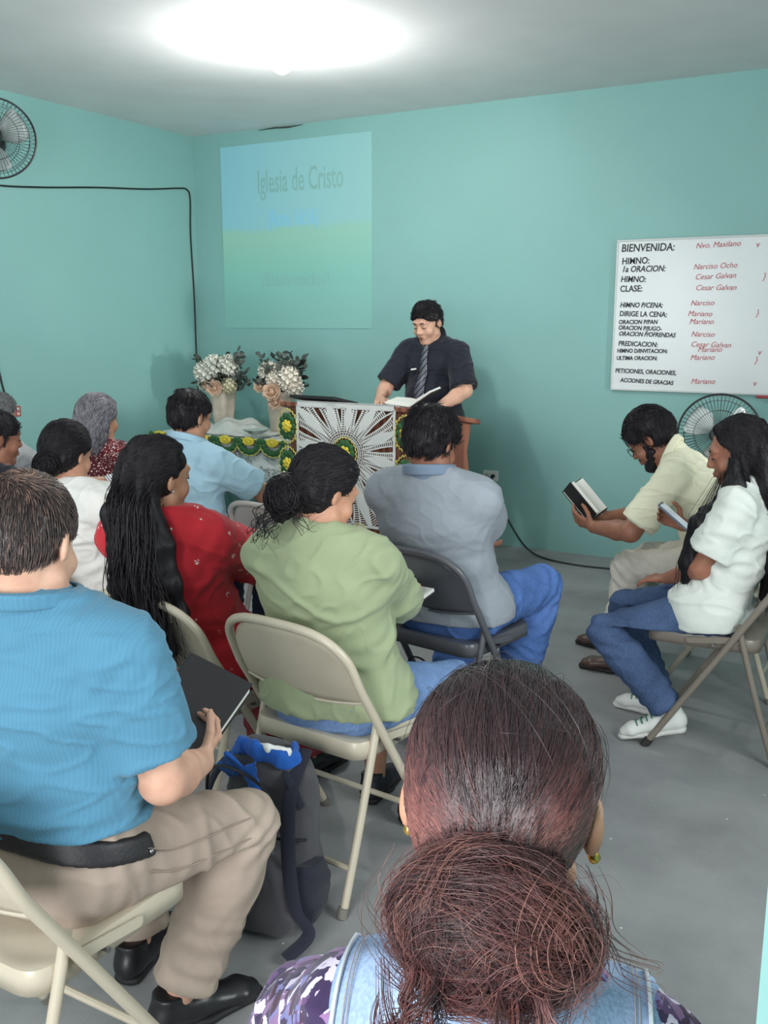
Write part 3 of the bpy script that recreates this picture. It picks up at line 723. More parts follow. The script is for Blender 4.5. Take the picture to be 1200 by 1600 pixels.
# ------------------------------------------------------------------ folding chairs
def rounded(pts, r=.04, n=6):
    """outline with rounded corners"""
    P = [Vector((x, y, 0)) for x, y in pts]; out = []
    for i, p in enumerate(P):
        a = (P[i - 1] - p).normalized(); c = (P[(i + 1) % len(P)] - p).normalized()
        q0, q1 = p + a * r, p + c * r
        for k in range(n + 1):
            t = k / n; w = q0 * (1 - t) ** 2 + p * 2 * t * (1 - t) + q1 * t * t; out.append((w.x, w.y))
    return out
TUBE = lambda z: .20 - .63 * z          # y of the front tube at height z
def make_chair(label, frame_m, panel_m, cap_m, group='metal folding chairs'):
    t = empty('folding_chair', label=label, cat='chair', group=group)
    # one bent tube: front feet, up past the seat, arch over the back
    w0, w1 = .222, .212; pts = []
    for z in (0, .2, .4, .55, .62): pts.append((-w0 + (w0 - w1) * z / .62, TUBE(z), z))
    for k in range(0, 13):
        a = pi * k / 12; zz = .62 + .165 * math.sin(a) ** .62; x = -w1 * (abs(math.cos(a)) ** .62) * (1 if math.cos(a) > 0 else -1)
        pts.append((x, TUBE(.62) - .42 * (zz - .62) - .018 * math.sin(a), zz))
    for z in (.62, .55, .4, .2, 0)[1:]: pts.append((w0 - (w0 - w1) * z / .62, TUBE(z), z))
    b = MB(); b.tube(smooth_path(pts, 4), .0125, 12); b.build('frame', frame_m, t)
    # backrest: curved sheet inside the arch with a rolled lower lip
    b = MB(); nu, nv = 25, 9; v = []
    for j in range(nv):
        for i in range(nu):
            u = -1 + 2 * i / (nu - 1); top = .62 + .160 * (1 - abs(u) ** 3.2) ** .55 if abs(u) < 1 else .62
            bot = .575 - .022 * (1 - u * u); z = bot + (top - bot) * j / (nv - 1)
            y = TUBE(.62) - .42 * (z - .62) - .022 * (1 - u * u) if z > .62 else TUBE(z) - .022 * (1 - u * u)
            v.append((u * .207, y, z))
    f = [(j * nu + i, j * nu + i + 1, (j + 1) * nu + i + 1, (j + 1) * nu + i) for j in range(nv - 1) for i in range(nu - 1)]
    b.add(v, f); o = b.build('backrest', panel_m, t)
    s = o.modifiers.new('sheet', 'SOLIDIFY'); s.thickness = .004; s.offset = 0
    b = MB(); b.tube([v[i] for i in range(nu)], .006, 8); b.build('backrest_lip', frame_m, o)
    # seat pan with rounded corners and turned-down rim
    outl = rounded([(-.205, .215), (.205, .215), (.188, -.165), (-.188, -.165)], .05)
    b = MB(); n = len(outl)
    inner = lambda k, z: [(x * k, .02 + (y - .02) * k, z) for x, y in outl]
    rings = [inner(1.0, .405), inner(1.0, .440), inner(.985, .4485), inner(.94, .4495), inner(.86, .4455), inner(.5, .4425)]
    vv = [p for r in rings for p in r]; ff = [(i * n + j, i * n + (j + 1) % n, (i + 1) * n + (j + 1) % n, (i + 1) * n + j) for i in range(len(rings) - 1) for j in range(n)]
    ff.append(tuple((len(rings) - 1) * n + j for j in range(n))); b.add(vv, ff); o = b.build('seat', panel_m, t)
    s = o.modifiers.new('sheet', 'SOLIDIFY'); s.thickness = .004; s.offset = -1
    # rear legs, stretchers, link plates, feet
    for x in (-1, 1):
        b = MB(); b.tube(smooth_path([(x * .198, -.098, .505), (x * .198, -.115, .44), (x * .196, -.185, .2), (x * .194, -.25, .0)], 4), .0115, 10); o = b.build('rear_leg', frame_m, t)
        b = MB(); b.tube([(x * .194, -.245, .026), (x * .194, -.252, 0)], .0155, 10); b.build('foot_cap', cap_m, o)
        b = MB(); b.tube([(x * .222, TUBE(.03), .03), (x * .222, TUBE(0), 0)], .0165, 10); b.build('foot_cap', cap_m, t)
        b = MB(); b.prism(rounded([(-.125, -.011), (.03, -.011), (.03, .011), (-.125, .011)], .01), -.002, .002, M=Matrix.Translation((x * .2085, .045, .432)) @ Matrix.Rotation(pi / 2, 4, 'Y') @ Matrix.Rotation(pi / 2, 4, 'Z') @ Matrix.Rotation(R_(-8), 4, 'Z')); b.build('link_plate', frame_m, t, smooth=False)
        b = MB(); b.tube([(x * .188, -.02, .425), (x * .217, -.02, .425)], .006, 8); b.build('rivet', m_steel, t)
    b = MB(); b.tube([(-.194, -.21, .12), (.194, -.21, .12)], .0085, 8); b.build('rear_stretcher', frame_m, t)
    b = MB(); b.tube([(-.221, TUBE(.17), .17), (.221, TUBE(.17), .17)], .0085, 8); b.build('front_stretcher', frame_m, t)
    return t
def dup(root, loc, rz, label=None, group=None):
    r = root.copy(); COL.objects.link(r); r.location = loc; r.rotation_euler = (0, 0, rz)
    if label: r['label'] = label
    if group: r['group'] = group
    for ch in list(root.children):
        c = ch.copy(); COL.objects.link(c); c.parent = r
        for g in ch.children:
            d = g.copy(); COL.objects.link(d); d.parent = c
    return r
def put(t, x, y, rz): t.location = (x, y, 0); t.rotation_euler = (0, 0, R_(rz)); return t
SEATS = dict(blue=(-1.42, 1.13, 0), green=(-1.385, 2.20, -6), red=(-1.875, 2.20, -5), white=(-2.66, 2.40, -6), boy=(-3.20, 2.53, -4), grey=(-1.445, 3.07, -9), lblue=(-2.885, 3.27, -4), empty=(-2.385, 3.47, -10),
             lady=(-3.32, 3.22, 0), elder=(-4.02, 3.24, 0), front=(-.37, .785, 10), cream=(-.695, 4.22, 88), phone=(-.60, 3.60, 90))
ch0 = put(make_chair('beige folding chair under the man in the blue shirt, lower left corner', m_beige, m_beige, m_rubl), *SEATS['blue'])
for k, lab in (('green', 'beige folding chair holding the woman in the pale green sweater'), ('red', 'beige folding chair behind the long dark hair of the woman in red'),
               ('white', 'beige folding chair of the woman in white, mostly hidden by the blue-shirted man'), ('lblue', 'beige folding chair under the man in the pale blue shirt'), ('boy', 'beige folding chair under the child in black by the left wall'),
               ('lady', 'beige folding chair under the grey-haired woman in the red leopard blouse'), ('elder', 'beige folding chair at the left edge under the grey-haired person'), ('front', 'beige folding chair under the foreground woman in the denim vest'),
               ('cream', 'beige folding chair under the man in cream reading beside the wall')):
    x, y, r = SEATS[k]; dup(ch0, (x, y, 0), R_(r), lab)
put(make_chair('grey folding chair of the man in the grey polo shirt', m_grey, m_grey, m_rub), *SEATS['grey'])
put(make_chair('taupe folding chair in side view under the woman with the phone', m_taupe, m_taupe, m_rub), *SEATS['phone'])
ce = put(make_chair('pale rose-beige folding chair, empty, with a round white sticker on its back', m_pink, m_pink, m_rubl), *SEATS['empty'])
b = MB(); Ms = Matrix.Translation((-.115, TUBE(.62) - .42 * .02 - .029, .640)) @ Matrix.Rotation(R_(-113), 4, 'X')
b.lathe([(.0, 0), (.034, 0), (.034, .002), (.0, .002)], n=28, M=Ms); o = b.build('sticker', m_white, ce)
b = MB(); b.prism(rounded([(-.008, -.02), (.008, -.02), (.008, .02), (-.008, .02)], .007), -.0022, .0, M=Ms @ Matrix.Rotation(R_(35), 4, 'Z')); b.prism(rounded([(-.008, -.02), (.008, -.02), (.008, .02), (-.008, .02)], .007), .002, .0035, M=Ms @ Matrix.Rotation(R_(35), 4, 'Z')); b.build('sticker_slot', m_black, ce)

# ------------------------------------------------------------------ whiteboard with handwriting
def text_mesh(txt, size, loc, rot, mat, parent, name='writing', shear=0, sx=1.0, bold=.0):
    c = bpy.data.curves.new(name, 'FONT'); c.body = txt; c.size = size; c.shear = shear; c.offset = bold; c.extrude = .0006; c.resolution_u = 3
    o = bpy.data.objects.new(name, c); COL.objects.link(o); dg = bpy.context.evaluated_depsgraph_get(); me = bpy.data.meshes.new_from_object(o.evaluated_get(dg))
    bpy.data.objects.remove(o); o = bpy.data.objects.new(name, me); COL.objects.link(o); me.materials.clear(); me.materials.append(mat)
    o.location = loc; o.rotation_euler = rot; o.scale = (sx, 1, 1); o.parent = parent; return o
wx0, wx1, wz0, wz1 = -1.79, -.59, 1.11, 2.04
wbd = empty('whiteboard', ((wx0 + wx1) / 2, YF, wz0), 0, 'whiteboard with black and red handwritten programme on the mint front wall', 'whiteboard')
cx = (wx0 + wx1) / 2
b = MB(); b.box((0, -.012, (wz1 - wz0) / 2), (wx1 - wx0, .018, wz1 - wz0)); m_wb = plain('whiteboard_enamel', (226, 230, 230), .25, var=.03, scale=3); b.build('panel', m_wb, wbd, smooth=False)
b = MB(); W, Hh, t = wx1 - wx0, wz1 - wz0, .012
for c, d in (((0, -.014, t / 2), (W, .026, t)), ((0, -.014, Hh - t / 2), (W, .026, t)), ((-W / 2 + t / 2, -.014, Hh / 2), (t, .026, Hh - 2 * t)), ((W / 2 - t / 2, -.014, Hh / 2), (t, .026, Hh - 2 * t))): b.box(c, d)
b.build('frame', plain('white_aluminium', (205, 210, 208), .35, var=.03), wbd, smooth=False, bevel=.003)
LINES = [('BIENVENIDA:', .858, .058, 'Nvo. Maxilano', .030, 'v'), ('HIMNO:', .782, .050, '', 0, ''), ("1a ORACION:", .735, .046, 'Narciso Ocho', .0, ''), ('HIMNO:', .675, .046, 'Cesar Galvan', .0, '}'), ('CLASE:', .615, .048, 'Cesar Galvan', 0, ''),
         ('HIMNO P/CENA:', .520, .038, 'Narciso', 0, ''), ('DIRIGE LA CENA:', .466, .040, 'Mariano', 0, '}'), ('ORACION P/PAN', .416, .033, 'Mariano', 0, ''), ('ORACION P/JUGO-', .382, .033, '', 0, ''), ('ORACION P/OFRENDAS', .344, .034, 'Narciso', 0, ''),
         ('PREDICACION:', .282, .038, 'Cesar Galvan', 0, ''), ('HIMNO D/INVITACION:', .238, .031, '   Mariano', 0, 'v'), ('ULTIMA ORACION:', .192, .031, 'Mariano', 0, '}'), ('PETICIONES, ORACIONES,', .112, .034, '', 0, ''), ('   ACCIONES DE GRACIAS', .055, .032, 'Mariano', 0, 'v')]
r_ = random.Random(3)
for i, (a, z, sz, rd, off, mk) in enumerate(LINES):
    text_mesh(a, sz * 1.12, (-W / 2 + .03 + r_.uniform(-.004, .008), -.0225, z), (pi / 2, r_.uniform(-.02, .03), 0), m_ink, wbd, shear=r_.uniform(.0, .25), sx=.86, bold=.0010)
    if rd: text_mesh(rd,   .046, (-W / 2 + .45 + r_.uniform(0, .05), -.0225, z + off * .0 + r_.uniform(-.004, .01)), (pi / 2, r_.uniform(-.03, .02), 0), m_inkr, wbd, shear=.3, sx=.95)
    if mk: text_mesh(mk, .05, (-W / 2 + .86 + r_.uniform(-.04, .03), -.0225, z), (pi / 2, 0, 0), m_inkr, wbd, shear=.2)
b = MB(); b.tube([(-.85 + .03, YF - .035, wz0 - .008), (-.85 - .05, YF - .035, wz0 - .008)], .009, 10); o = b.build('marker', plain('red_marker_plastic', (176, 62, 72), .4), None); tag(o, 'red marker lying at the lower edge of the whiteboard', 'marker')

# ------------------------------------------------------------------ projected slide on the front wall: projector light put in as emission
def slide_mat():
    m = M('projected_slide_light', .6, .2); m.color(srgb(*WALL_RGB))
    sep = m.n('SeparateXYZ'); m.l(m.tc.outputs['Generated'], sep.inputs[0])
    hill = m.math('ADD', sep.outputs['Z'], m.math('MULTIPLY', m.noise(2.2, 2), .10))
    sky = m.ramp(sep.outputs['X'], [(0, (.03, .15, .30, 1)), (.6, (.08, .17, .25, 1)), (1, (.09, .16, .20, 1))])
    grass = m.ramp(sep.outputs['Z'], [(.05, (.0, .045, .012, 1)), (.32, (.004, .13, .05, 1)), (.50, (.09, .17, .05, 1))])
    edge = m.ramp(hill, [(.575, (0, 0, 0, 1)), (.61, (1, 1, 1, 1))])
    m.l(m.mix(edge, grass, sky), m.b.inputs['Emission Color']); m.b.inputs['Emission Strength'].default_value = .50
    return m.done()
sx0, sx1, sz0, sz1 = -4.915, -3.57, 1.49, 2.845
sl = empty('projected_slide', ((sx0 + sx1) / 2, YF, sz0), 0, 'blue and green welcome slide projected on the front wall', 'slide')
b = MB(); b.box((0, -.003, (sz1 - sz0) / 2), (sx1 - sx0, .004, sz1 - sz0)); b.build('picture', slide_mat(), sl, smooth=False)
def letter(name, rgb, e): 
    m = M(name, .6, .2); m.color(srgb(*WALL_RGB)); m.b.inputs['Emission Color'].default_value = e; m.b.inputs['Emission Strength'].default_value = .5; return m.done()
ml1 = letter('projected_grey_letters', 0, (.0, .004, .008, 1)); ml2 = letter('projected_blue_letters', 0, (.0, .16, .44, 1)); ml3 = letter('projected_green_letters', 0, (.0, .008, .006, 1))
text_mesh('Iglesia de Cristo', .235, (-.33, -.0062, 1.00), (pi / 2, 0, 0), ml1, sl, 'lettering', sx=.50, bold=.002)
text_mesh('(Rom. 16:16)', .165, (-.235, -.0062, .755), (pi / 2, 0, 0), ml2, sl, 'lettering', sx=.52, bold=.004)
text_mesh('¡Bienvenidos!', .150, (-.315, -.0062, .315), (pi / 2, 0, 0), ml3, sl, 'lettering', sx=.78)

# ------------------------------------------------------------------ ceiling bulb
bulb = empty('ceiling_bulb', (-3.03, 4.30, ZC), 0, 'glowing white bulb in a lamp holder on the ceiling', 'lamp')
m_glow = M('bulb_glow'); m_glow.b.inputs['Emission Color'].default_value = (1, 1, .98, 1); m_glow.b.inputs['Emission Strength'].default_value = 40; m_glow = m_glow.done()
b = MB(); b.lathe([(.05, 0), (.05, -.012), (.03, -.03), (.024, -.06)], n=24); b.build('lamp_holder', m_white, bulb)
b = MB(); b.lathe([(.02, -.058), (.024, -.07), (.045, -.10), (.052, -.125), (.045, -.15), (.02, -.168), (.002, -.17)], n=24); b.build('bulb', m_glow, bulb)
bpy.data.objects['bulb_light'].location = (-3.03, 4.30, ZC - .24)

# ------------------------------------------------------------------ fans
def fan_head(root, Mx, Rg, wire_m, blade_m, hub_m, dep=.11):
    """guard, blades, hub; fan axis is local -Y of Mx"""
    P = lambda x, y, z: Mx @ Vector((x, y, z))
    def cage(name, sgn, d):
        b = MB(); nr = 60
        for k in range(nr):
            a = 2 * pi * k / nr
            b.tube([P(math.cos(a) * r * Rg, sgn * d * (1 - r ** 2.4), math.sin(a) * r * Rg) for r in (.2, .45, .7, .88, 1)], .0011, 4, cap=False)
        for r in (.2, .6, .85): b.tube([P(math.cos(2 * pi * k / 48) * r * Rg, sgn * d * (1 - r ** 2.4), math.sin(2 * pi * k / 48) * r * Rg) for k in range(48)], .0016, 5, closed=True)
        return b.build(name, wire_m, root)
    cage('front_guard', -1, dep * .6); cage('rear_guard', 1, dep * .7)
    b = MB(); b.tube([P(math.cos(2 * pi * k / 64) * Rg, 0, math.sin(2 * pi * k / 64) * Rg) for k in range(64)], .0058, 8, closed=True); b.build('guard_rim', hub_m, root)
    for q in range(3):
        b = MB(); v = []; a0 = 2 * pi * q / 3 + .4; nu, nv = 9, 8
        for j in range(nv):
            r = (.16 + .70 * j / (nv - 1)) * Rg; wd = .55 + .55 * math.sin(pi * (.15 + .75 * j / (nv - 1)))
            for i in range(nu):
                u = i / (nu - 1) - .5; a = a0 + u * wd * 1.15 + .18 * j / nv
                v.append(P(math.cos(a) * r, -u * .06, math.sin(a) * r))
        b.add(v, [(j * nu + i, j * nu + i + 1, (j + 1) * nu + i + 1, (j + 1) * nu + i) for j in range(nv - 1) for i in range(nu - 1)])
        o = b.build('blade', blade_m, root); s = o.modifiers.new('s', 'SOLIDIFY'); s.thickness = .003
    b = MB(); b.lathe([(.0, -.02), (.026, -.02), (.032, .0), (.032, .05)], n=20, M=Mx @ Matrix.Rotation(-pi / 2, 4, 'X')); b.build('hub', blade_m, root)
    b = MB(); b.lathe([(.038, -dep * .6 - .004), (.045, -dep * .6 + .003), (.045, -dep * .6 + .010)], n=24, M=Mx @ Matrix.Rotation(-pi / 2, 4, 'X')); b.build('badge', hub_m, root)
    b = MB(); b.lathe([(.02, dep * .55), (.055, dep * .6), (.06, dep * .6 + .06), (.045, dep * .6 + .11), (.01, dep * .6 + .12)], n=24, M=Mx @ Matrix.Rotation(-pi / 2, 4, 'X')); b.build('motor', hub_m, root)
m_wire = plain('dark_fan_wire', (44, 54, 54), .4); m_blade = plain('smoke_grey_blade', (150, 162, 160), .35)
wf = empty('wall_fan', (XL, 3.96, 2.575), 0, 'black wall fan on the left wall near the ceiling', 'fan')
Mx = Matrix.Translation((.38, -.0, .0)) @ Matrix.Rotation(R_(48), 4, 'Z') @ Matrix.Rotation(R_(-8), 4, 'X')
fan_head(wf, Mx, .228, m_wire, m_blade, m_black)
b = MB(); b.box((.012, 0, -.10), (.024, .10, .16)); b.build('wall_plate', m_black, wf, bevel=.004)
b = MB(); b.tube([(.02, 0, -.12), (.12, .01, -.12), (.24, .09, -.06), (.29, .10, .0)], .014, 10); b.build('arm', m_black, wf)
sf = empty('stand_fan', (-.97, 5.45, 0), 0, 'grey stand fan under the whiteboard behind the man in cream', 'fan')
Mx = Matrix.Translation((0, -.06, .945)) @ Matrix.Rotation(R_(8), 4, 'Z') @ Matrix.Rotation(R_(-4), 4, 'X')
fan_head(sf, Mx, .215, m_wire, plain('pale_grey_blade', (188, 196, 194), .4), m_black)
b = MB(); b.tube([(0, .09, .03), (0, .09, .90)], .014, 12); b.build('pole', m_black, sf)
b = MB(); b.lathe([(.0, 0), (.20, 0), (.205, .012), (.18, .022), (.03, .04), (.0, .04)], c=(0, .09, 0), n=36); b.build('base', m_black, sf)
b = MB(); b.tube([(0, .09, .86), (0, .04, .93)], .024, 10); b.build('tilt_joint', m_black, sf)
b = MB(); b.tube([(.205, -.05, .985), (.222, -.05, .997)], [.010, .003], 8); b.build('guard_clip', m_black, sf)

# ------------------------------------------------------------------ cables, sockets
def cable(pts, label, r=.006, cat='cable', name='cable', mat=None):
    b = MB(); b.tube(smooth_path(pts, 10), r, 8); o = b.build(name, mat or m_cable); return tag(o, label, cat)
x = XL + .008
cable([(x, 4.04, 2.40), (x, 4.25, 2.375), (x, 4.6, 2.40), (x, 5.1, 2.455), (x, 5.6, 2.50), (x, 5.95, 2.545), (x, 6.045, 2.545), (x, 6.08, 2.48), (x, 6.07, 2.2), (x, 6.085, 1.75), (x, 6.085, 1.3), (x, 6.09, .9), (x, 6.09, .45)], 'black cable looping along the left wall and down its far corner')
cable([(x, 4.06, 2.30), (x, 4.10, 1.75), (x, 4.16, 1.5), (x, 4.17, 1.25), (x, 4.22, 1.03), (x + .012, 4.275, .975)], 'thin black cable hanging on the left wall above the child')
def outlet(name, loc, rz, label, plug_m, body_m):
    t = empty(name, loc, rz, label, 'socket')
    b = MB(); b.prism(rounded([(-.058, -.036), (.058, -.036), (.058, .036), (-.058, .036)], .008), 0, .008, M=Matrix.Rotation(pi / 2, 4, 'X')); b.build('cover_plate', body_m, t, bevel=.002)
    for q in (-.026, .026):
        b = MB(); b.prism(rounded([(-.015, -.017), (.015, -.017), (.015, .017), (-.015, .017)], .006), .0, .0095, M=Matrix.Translation((q, 0, 0)) @ Matrix.Rotation(pi / 2, 4, 'X')); o = b.build('socket_face', plain('ivory_plastic', (205, 206, 198), .4), t)
        b = MB()
        for u in (-.005, .005): b.box((q + u, -.0097, .003), (.002, .001, .008))
        b.build('slots', m_black, o, smooth=False)
    return t
ou = outlet('wall_outlet', (-2.615, YF, .485), 0, 'white double socket on the front wall right of the lectern', m_black, m_white)
b = MB(); b.tube([(.022, -.010, 0), (.022, -.03, 0), (.022, -.042, -.004)], [.013, .013, .008], 10); o = b.build('power_plug', m_black); o.location = (-2.615, YF, .485); tag(o, 'black plug pushed into the white double socket', 'plug')
cable([(-2.59, YF - .045, .478), (-2.57, YF - .05, .42), (-2.50, YF - .06, .28), (-2.40, YF - .08, .13), (-2.27, YF - .15, .03), (-2.1, YF - .26, .007), (-1.85, YF - .32, .006), (-1.55, YF - .30, .006), (-1.25, YF - .35, .006), (-1.02, YF - .55, .03), (-.97, YF - .60, .05)], 'black power cord running from the white socket down across the floor')
rd = outlet('wall_socket', (XL, 4.30, .965), R_(90), 'small reddish wall socket on the left wall above the child', m_black, plain('brick_red_plastic', (168, 84, 74), .5))
rd.rotation_euler = (0, R_(90), R_(90)); rd.scale = (.6, .6, .6)

# ------------------------------------------------------------------ lectern
m_wood = wood('reddish_brown_wood', (150, 96, 76), (112, 66, 52)); m_woodd = wood('dark_brown_wood', (86, 48, 38), (58, 32, 26))
LX, LY = -2.985, 4.86
lec = empty('lectern', (LX, LY, 0), 0, 'wooden lectern with sloping top and a crocheted cloth over its front', 'lectern')
fw, bw, dp = .43, .56, .50
def quadprism(mb, a, z0, z1): mb.prism(a, z0, z1)
b = MB(); v = [(-fw, 0, .06), (fw, 0, .06), (fw, 0, 1.05), (-fw, 0, 1.05)]; v += [(x_, y_ + .022, z_) for x_, y_, z_ in v]
b.add(v, [(0, 1, 2, 3), (7, 6, 5, 4), (0, 4, 5, 1), (1, 5, 6, 2), (2, 6, 7, 3), (3, 7, 4, 0)]); b.build('front_panel', m_wood, lec, smooth=False)
for q in (-1, 1):
    b = MB(); prof = [(.022, 0), (dp, 0), (dp, .60), (dp - .03, .76), (dp, .90), (dp, .945), (.36, .955), (.25, .985), (.12, 1.03), (.022, 1.05)]
    ofs = lambda y: q * (fw + (bw - fw) * y / dp)
    v = [(ofs(y), y, z) for y, z in prof] + [(ofs(y) - q * .022, y, z) for y, z in prof]; n = len(prof)
    b.add(v, [tuple(range(n)), tuple(range(2 * n - 1, n - 1, -1))] + [(i, (i + 1) % n, (i + 1) % n + n, i + n) for i in range(n)]); b.build('side_panel', m_wood, lec, smooth=False)
b = MB(); top = [(-fw - .04, -.05, 1.065), (fw + .04, -.05, 1.065), (bw + .06, dp + .02, .955), (-bw - .06, dp + .02, .955)]
v = top + [(x_, y_, z_ - .03) for x_, y_, z_ in top]; b.add(v, [(0, 1, 2, 3), (7, 6, 5, 4), (0, 4, 5, 1), (1, 5, 6, 2), (2, 6, 7, 3), (3, 7, 4, 0)]); b.build('top_board', m_wood, lec, smooth=False, bevel=.006)
b = MB(); b.prism([(-fw - .02, -.02), (fw + .02, -.02), (bw + .02, dp + .01), (-bw - .02, dp + .01)], 0, .06); b.build('plinth', m_woodd, lec, smooth=False)
b = MB(); b.box((0, .26, .5), (.9, .42, .02)); b.build('shelf', m_wood, lec, smooth=False)

# crochet cloth over the lectern
m_cro = M('white_crochet_yarn', .9, .2); m_cro.color(srgb(222, 222, 218)); m_cro.bump(m_cro.noise(300, 2), .5, .002); m_cro = m_cro.done()
m_yel = plain('yellow_crochet_yarn', (226, 204, 72), .9, scale=200, bump=.4); m_grn = plain('green_crochet_yarn', (52, 98, 58), .9, scale=200, bump=.4); m_lime = plain('pale_yellow_yarn', (214, 206, 110), .9)
cc = empty('crochet_cloth', (LX, LY, 1.066), 0, 'white crocheted cloth with yellow flowers hanging over the lectern front', 'cloth')
F = lambda u, v, d=0: Vector((u, -.056 - d, -.02 - v))        # point on the hanging face: across, down, outward
CV = .27; HW = .335; VB = .70
def strip(mb, pts, w, d0=.0, th=.003):
    """flat yarn band through (u,v) points"""
    for (a, c) in zip(pts, pts[1:]):
        a = Vector((a[0], a[1])); c = Vector((c[0], c[1])); t = (c - a)
        if t.length < 1e-5: continue
        nn = Vector((-t.y, t.x)).normalized() * w / 2
        q = [a - nn, c - nn, c + nn, a + nn]
        mb.add([F(p.x, p.y, d0) for p in q] + [F(p.x, p.y, d0 + th) for p in q], [(0, 1, 2, 3), (7, 6, 5, 4), (0, 4, 5, 1), (1, 5, 6, 2), (2, 6, 7, 3), (3, 7, 4, 0)])
def inside(p): return abs(p[0]) <= HW and .0 <= p[1] <= VB
b = MB(); PL = lambda r, a: (r * math.cos(a), CV + r * math.sin(a))
def reach(a):
    r = .1
    while r < .62 and inside(PL(r, a)): r += .004
    return r - .004
for k in range(12):
    a = 2 * pi * k / 12 + .13; rm = reach(a); rin = .125; wid = .052
    mid = rin + (rm - rin) * .62; dn = PL(1, a + pi / 2); nx, ny = dn[0], dn[1] - CV
    p0, p2 = PL(rin, a), PL(rm, a); pm = PL(mid, a)
    q = [p0, (pm[0] + nx * wid * .62, pm[1] + ny * wid * .62), (p2[0] + nx * .012, p2[1] + ny * .012), (p2[0] - nx * .012, p2[1] - ny * .012), (pm[0] - nx * wid * .62, pm[1] - ny * wid * .62)]
    b.add([F(*p_, 0) for p_ in q] + [F(*p_, .005) for p_ in q], [(0, 1, 2, 3, 4), (9, 8, 7, 6, 5)] + [(i, (i + 1) % 5, (i + 1) % 5 + 5, i + 5) for i in range(5)])
    for sgn in (-1, 1):
        for lane in range(2):
            rail = []
            for j in range(24):
                r = .13 + j * .02; da = sgn * (.26 - lane * .115) * (1 - .25 * math.sin(min(1, (r - .13) / .3) * pi)); p_ = PL(r, a + da)
                if inside(p_): rail.append(p_)
            strip(b, rail, .0085)
            for j in range(34):
                r = .135 + j * .0135; w_ = (1 - .25 * math.sin(min(1, (r - .13) / .3) * pi)); p_, p2_ = PL(r, a + sgn * (.26 - lane * .115) * w_), PL(r + .006, a + sgn * (.26 - (lane + 1) * .115) * w_)
                if inside(p_) and inside(p2_): strip(b, [p_, p2_], .0048, .0005)
for r in (.095, .108, .124): strip(b, [PL(r, 2 * pi * k / 48) for k in range(49)], .006)
for k in range(40): strip(b, [PL(.095, 2 * pi * k / 40), PL(.124, 2 * pi * (k + .5) / 40)], .004)
for e in ([(-HW, 0), (-HW, VB)], [(HW, 0), (HW, VB)], [(-HW, VB), (HW, VB)], [(-HW, 0), (HW, 0)]): strip(b, e, .016)
# the band lying on the sloping top
top_z = lambda y: .0035 - (y + .05) * .2115
def slab(x0, x1, y0, y1): 
    q = [(x0, y0), (x1, y0), (x1, y1), (x0, y1)]; b.add([(x_, y_, top_z(y_)) for x_, y_ in q] + [(x_, y_, top_z(y_) + .004) for x_, y_ in q], [(3, 2, 1, 0), (4, 5, 6, 7), (0, 1, 5, 4), (1, 2, 6, 5), (2, 3, 7, 6), (3, 0, 4, 7)])
for k in range(28): slab(-HW + 2 * HW * k / 28 + .003, -HW + 2 * HW * (k + 1) / 28 - .003, -.06, .15)
for yy in (-.06, -.01, .04, .09, .14): slab(-HW, HW, yy, yy + .014)
slab(-HW, HW, -.062, -.05)
b.add([(-HW, -.060, -.022), (HW, -.060, -.022), (HW, -.060, .004), (-HW, -.060, .004)], [(0, 1, 2, 3)])
b.build('netting', m_cro, cc, smooth=False)
def motif(u, v, s=1.0, tall=1.0):
    b = MB()
    for k in range(10):
        a = 2 * pi * k / 10; c = F(u + .045 * s * math.cos(a), v + .055 * s * tall * math.sin(a), .004)
        b.ball(c, (.024 * s, .008, .026 * s), 8)
    b.ball(F(u, v, .003), (.042 * s, .006, .048 * s * tall), 12); o = b.build('flower_motif', m_grn, cc)
    b = MB()
    for ring, (rr, k_, d_) in enumerate(((.027, 7, .010), (.013, 5, .017))):
        for k in range(k_):
            a = 2 * pi * k / k_ + ring; b.ball(F(u + rr * s * math.cos(a), v + rr * s * math.sin(a) * 1.1, d_), (.014 * s, .008, .015 * s), 8)
    b.build('yellow_flower', m_yel, o)
    b = MB()
    n = 22
    for k in range(n):
        a, a2 = 2 * pi * k / n, 2 * pi * (k + 1) / n; b.tube([F(u + .072 * s * math.cos(a), v + .085 * s * tall * math.sin(a), .002), F(u + .080 * s * math.cos((a + a2) / 2), v + .094 * s * tall * math.sin((a + a2) / 2), .002), F(u + .072 * s * math.cos(a2), v + .085 * s * tall * math.sin(a2), .002)], .0035, 5)
    b.build('picot_edge', m_lime, o)
motif(0, CV, 1.05)
for v in (.13, .36, .59): motif(-HW - .075, v, .92, 1.25); motif(HW + .075, v, .92, 1.25)
for u in (-.30, -.10, .10, .30): motif(u, VB + .085, .95, 1.1)
b = MB()
for v in (.06, .13, .20, .29, .36, .43, .52, .59): 
    for q in (-1, 1): strip(b, [(q * (HW + .005), v), (q * (HW + .02), v + .006)], .012)
b.build('yellow_joins', m_yel, cc, smooth=False)
# things on the lectern
b = MB(); b.box((0, 0, .012), (.34, .25, .016)); b.box((0, .0, .004), (.345, .255, .004)); o = b.build('folder', m_leather, None, smooth=False, bevel=.004)
o.location = (LX - .22, LY + .06, 1.064); o.rotation_euler = (R_(-11.5), 0, R_(-4)); tag(o, 'thin black folder lying on the left of the lectern top', 'folder')

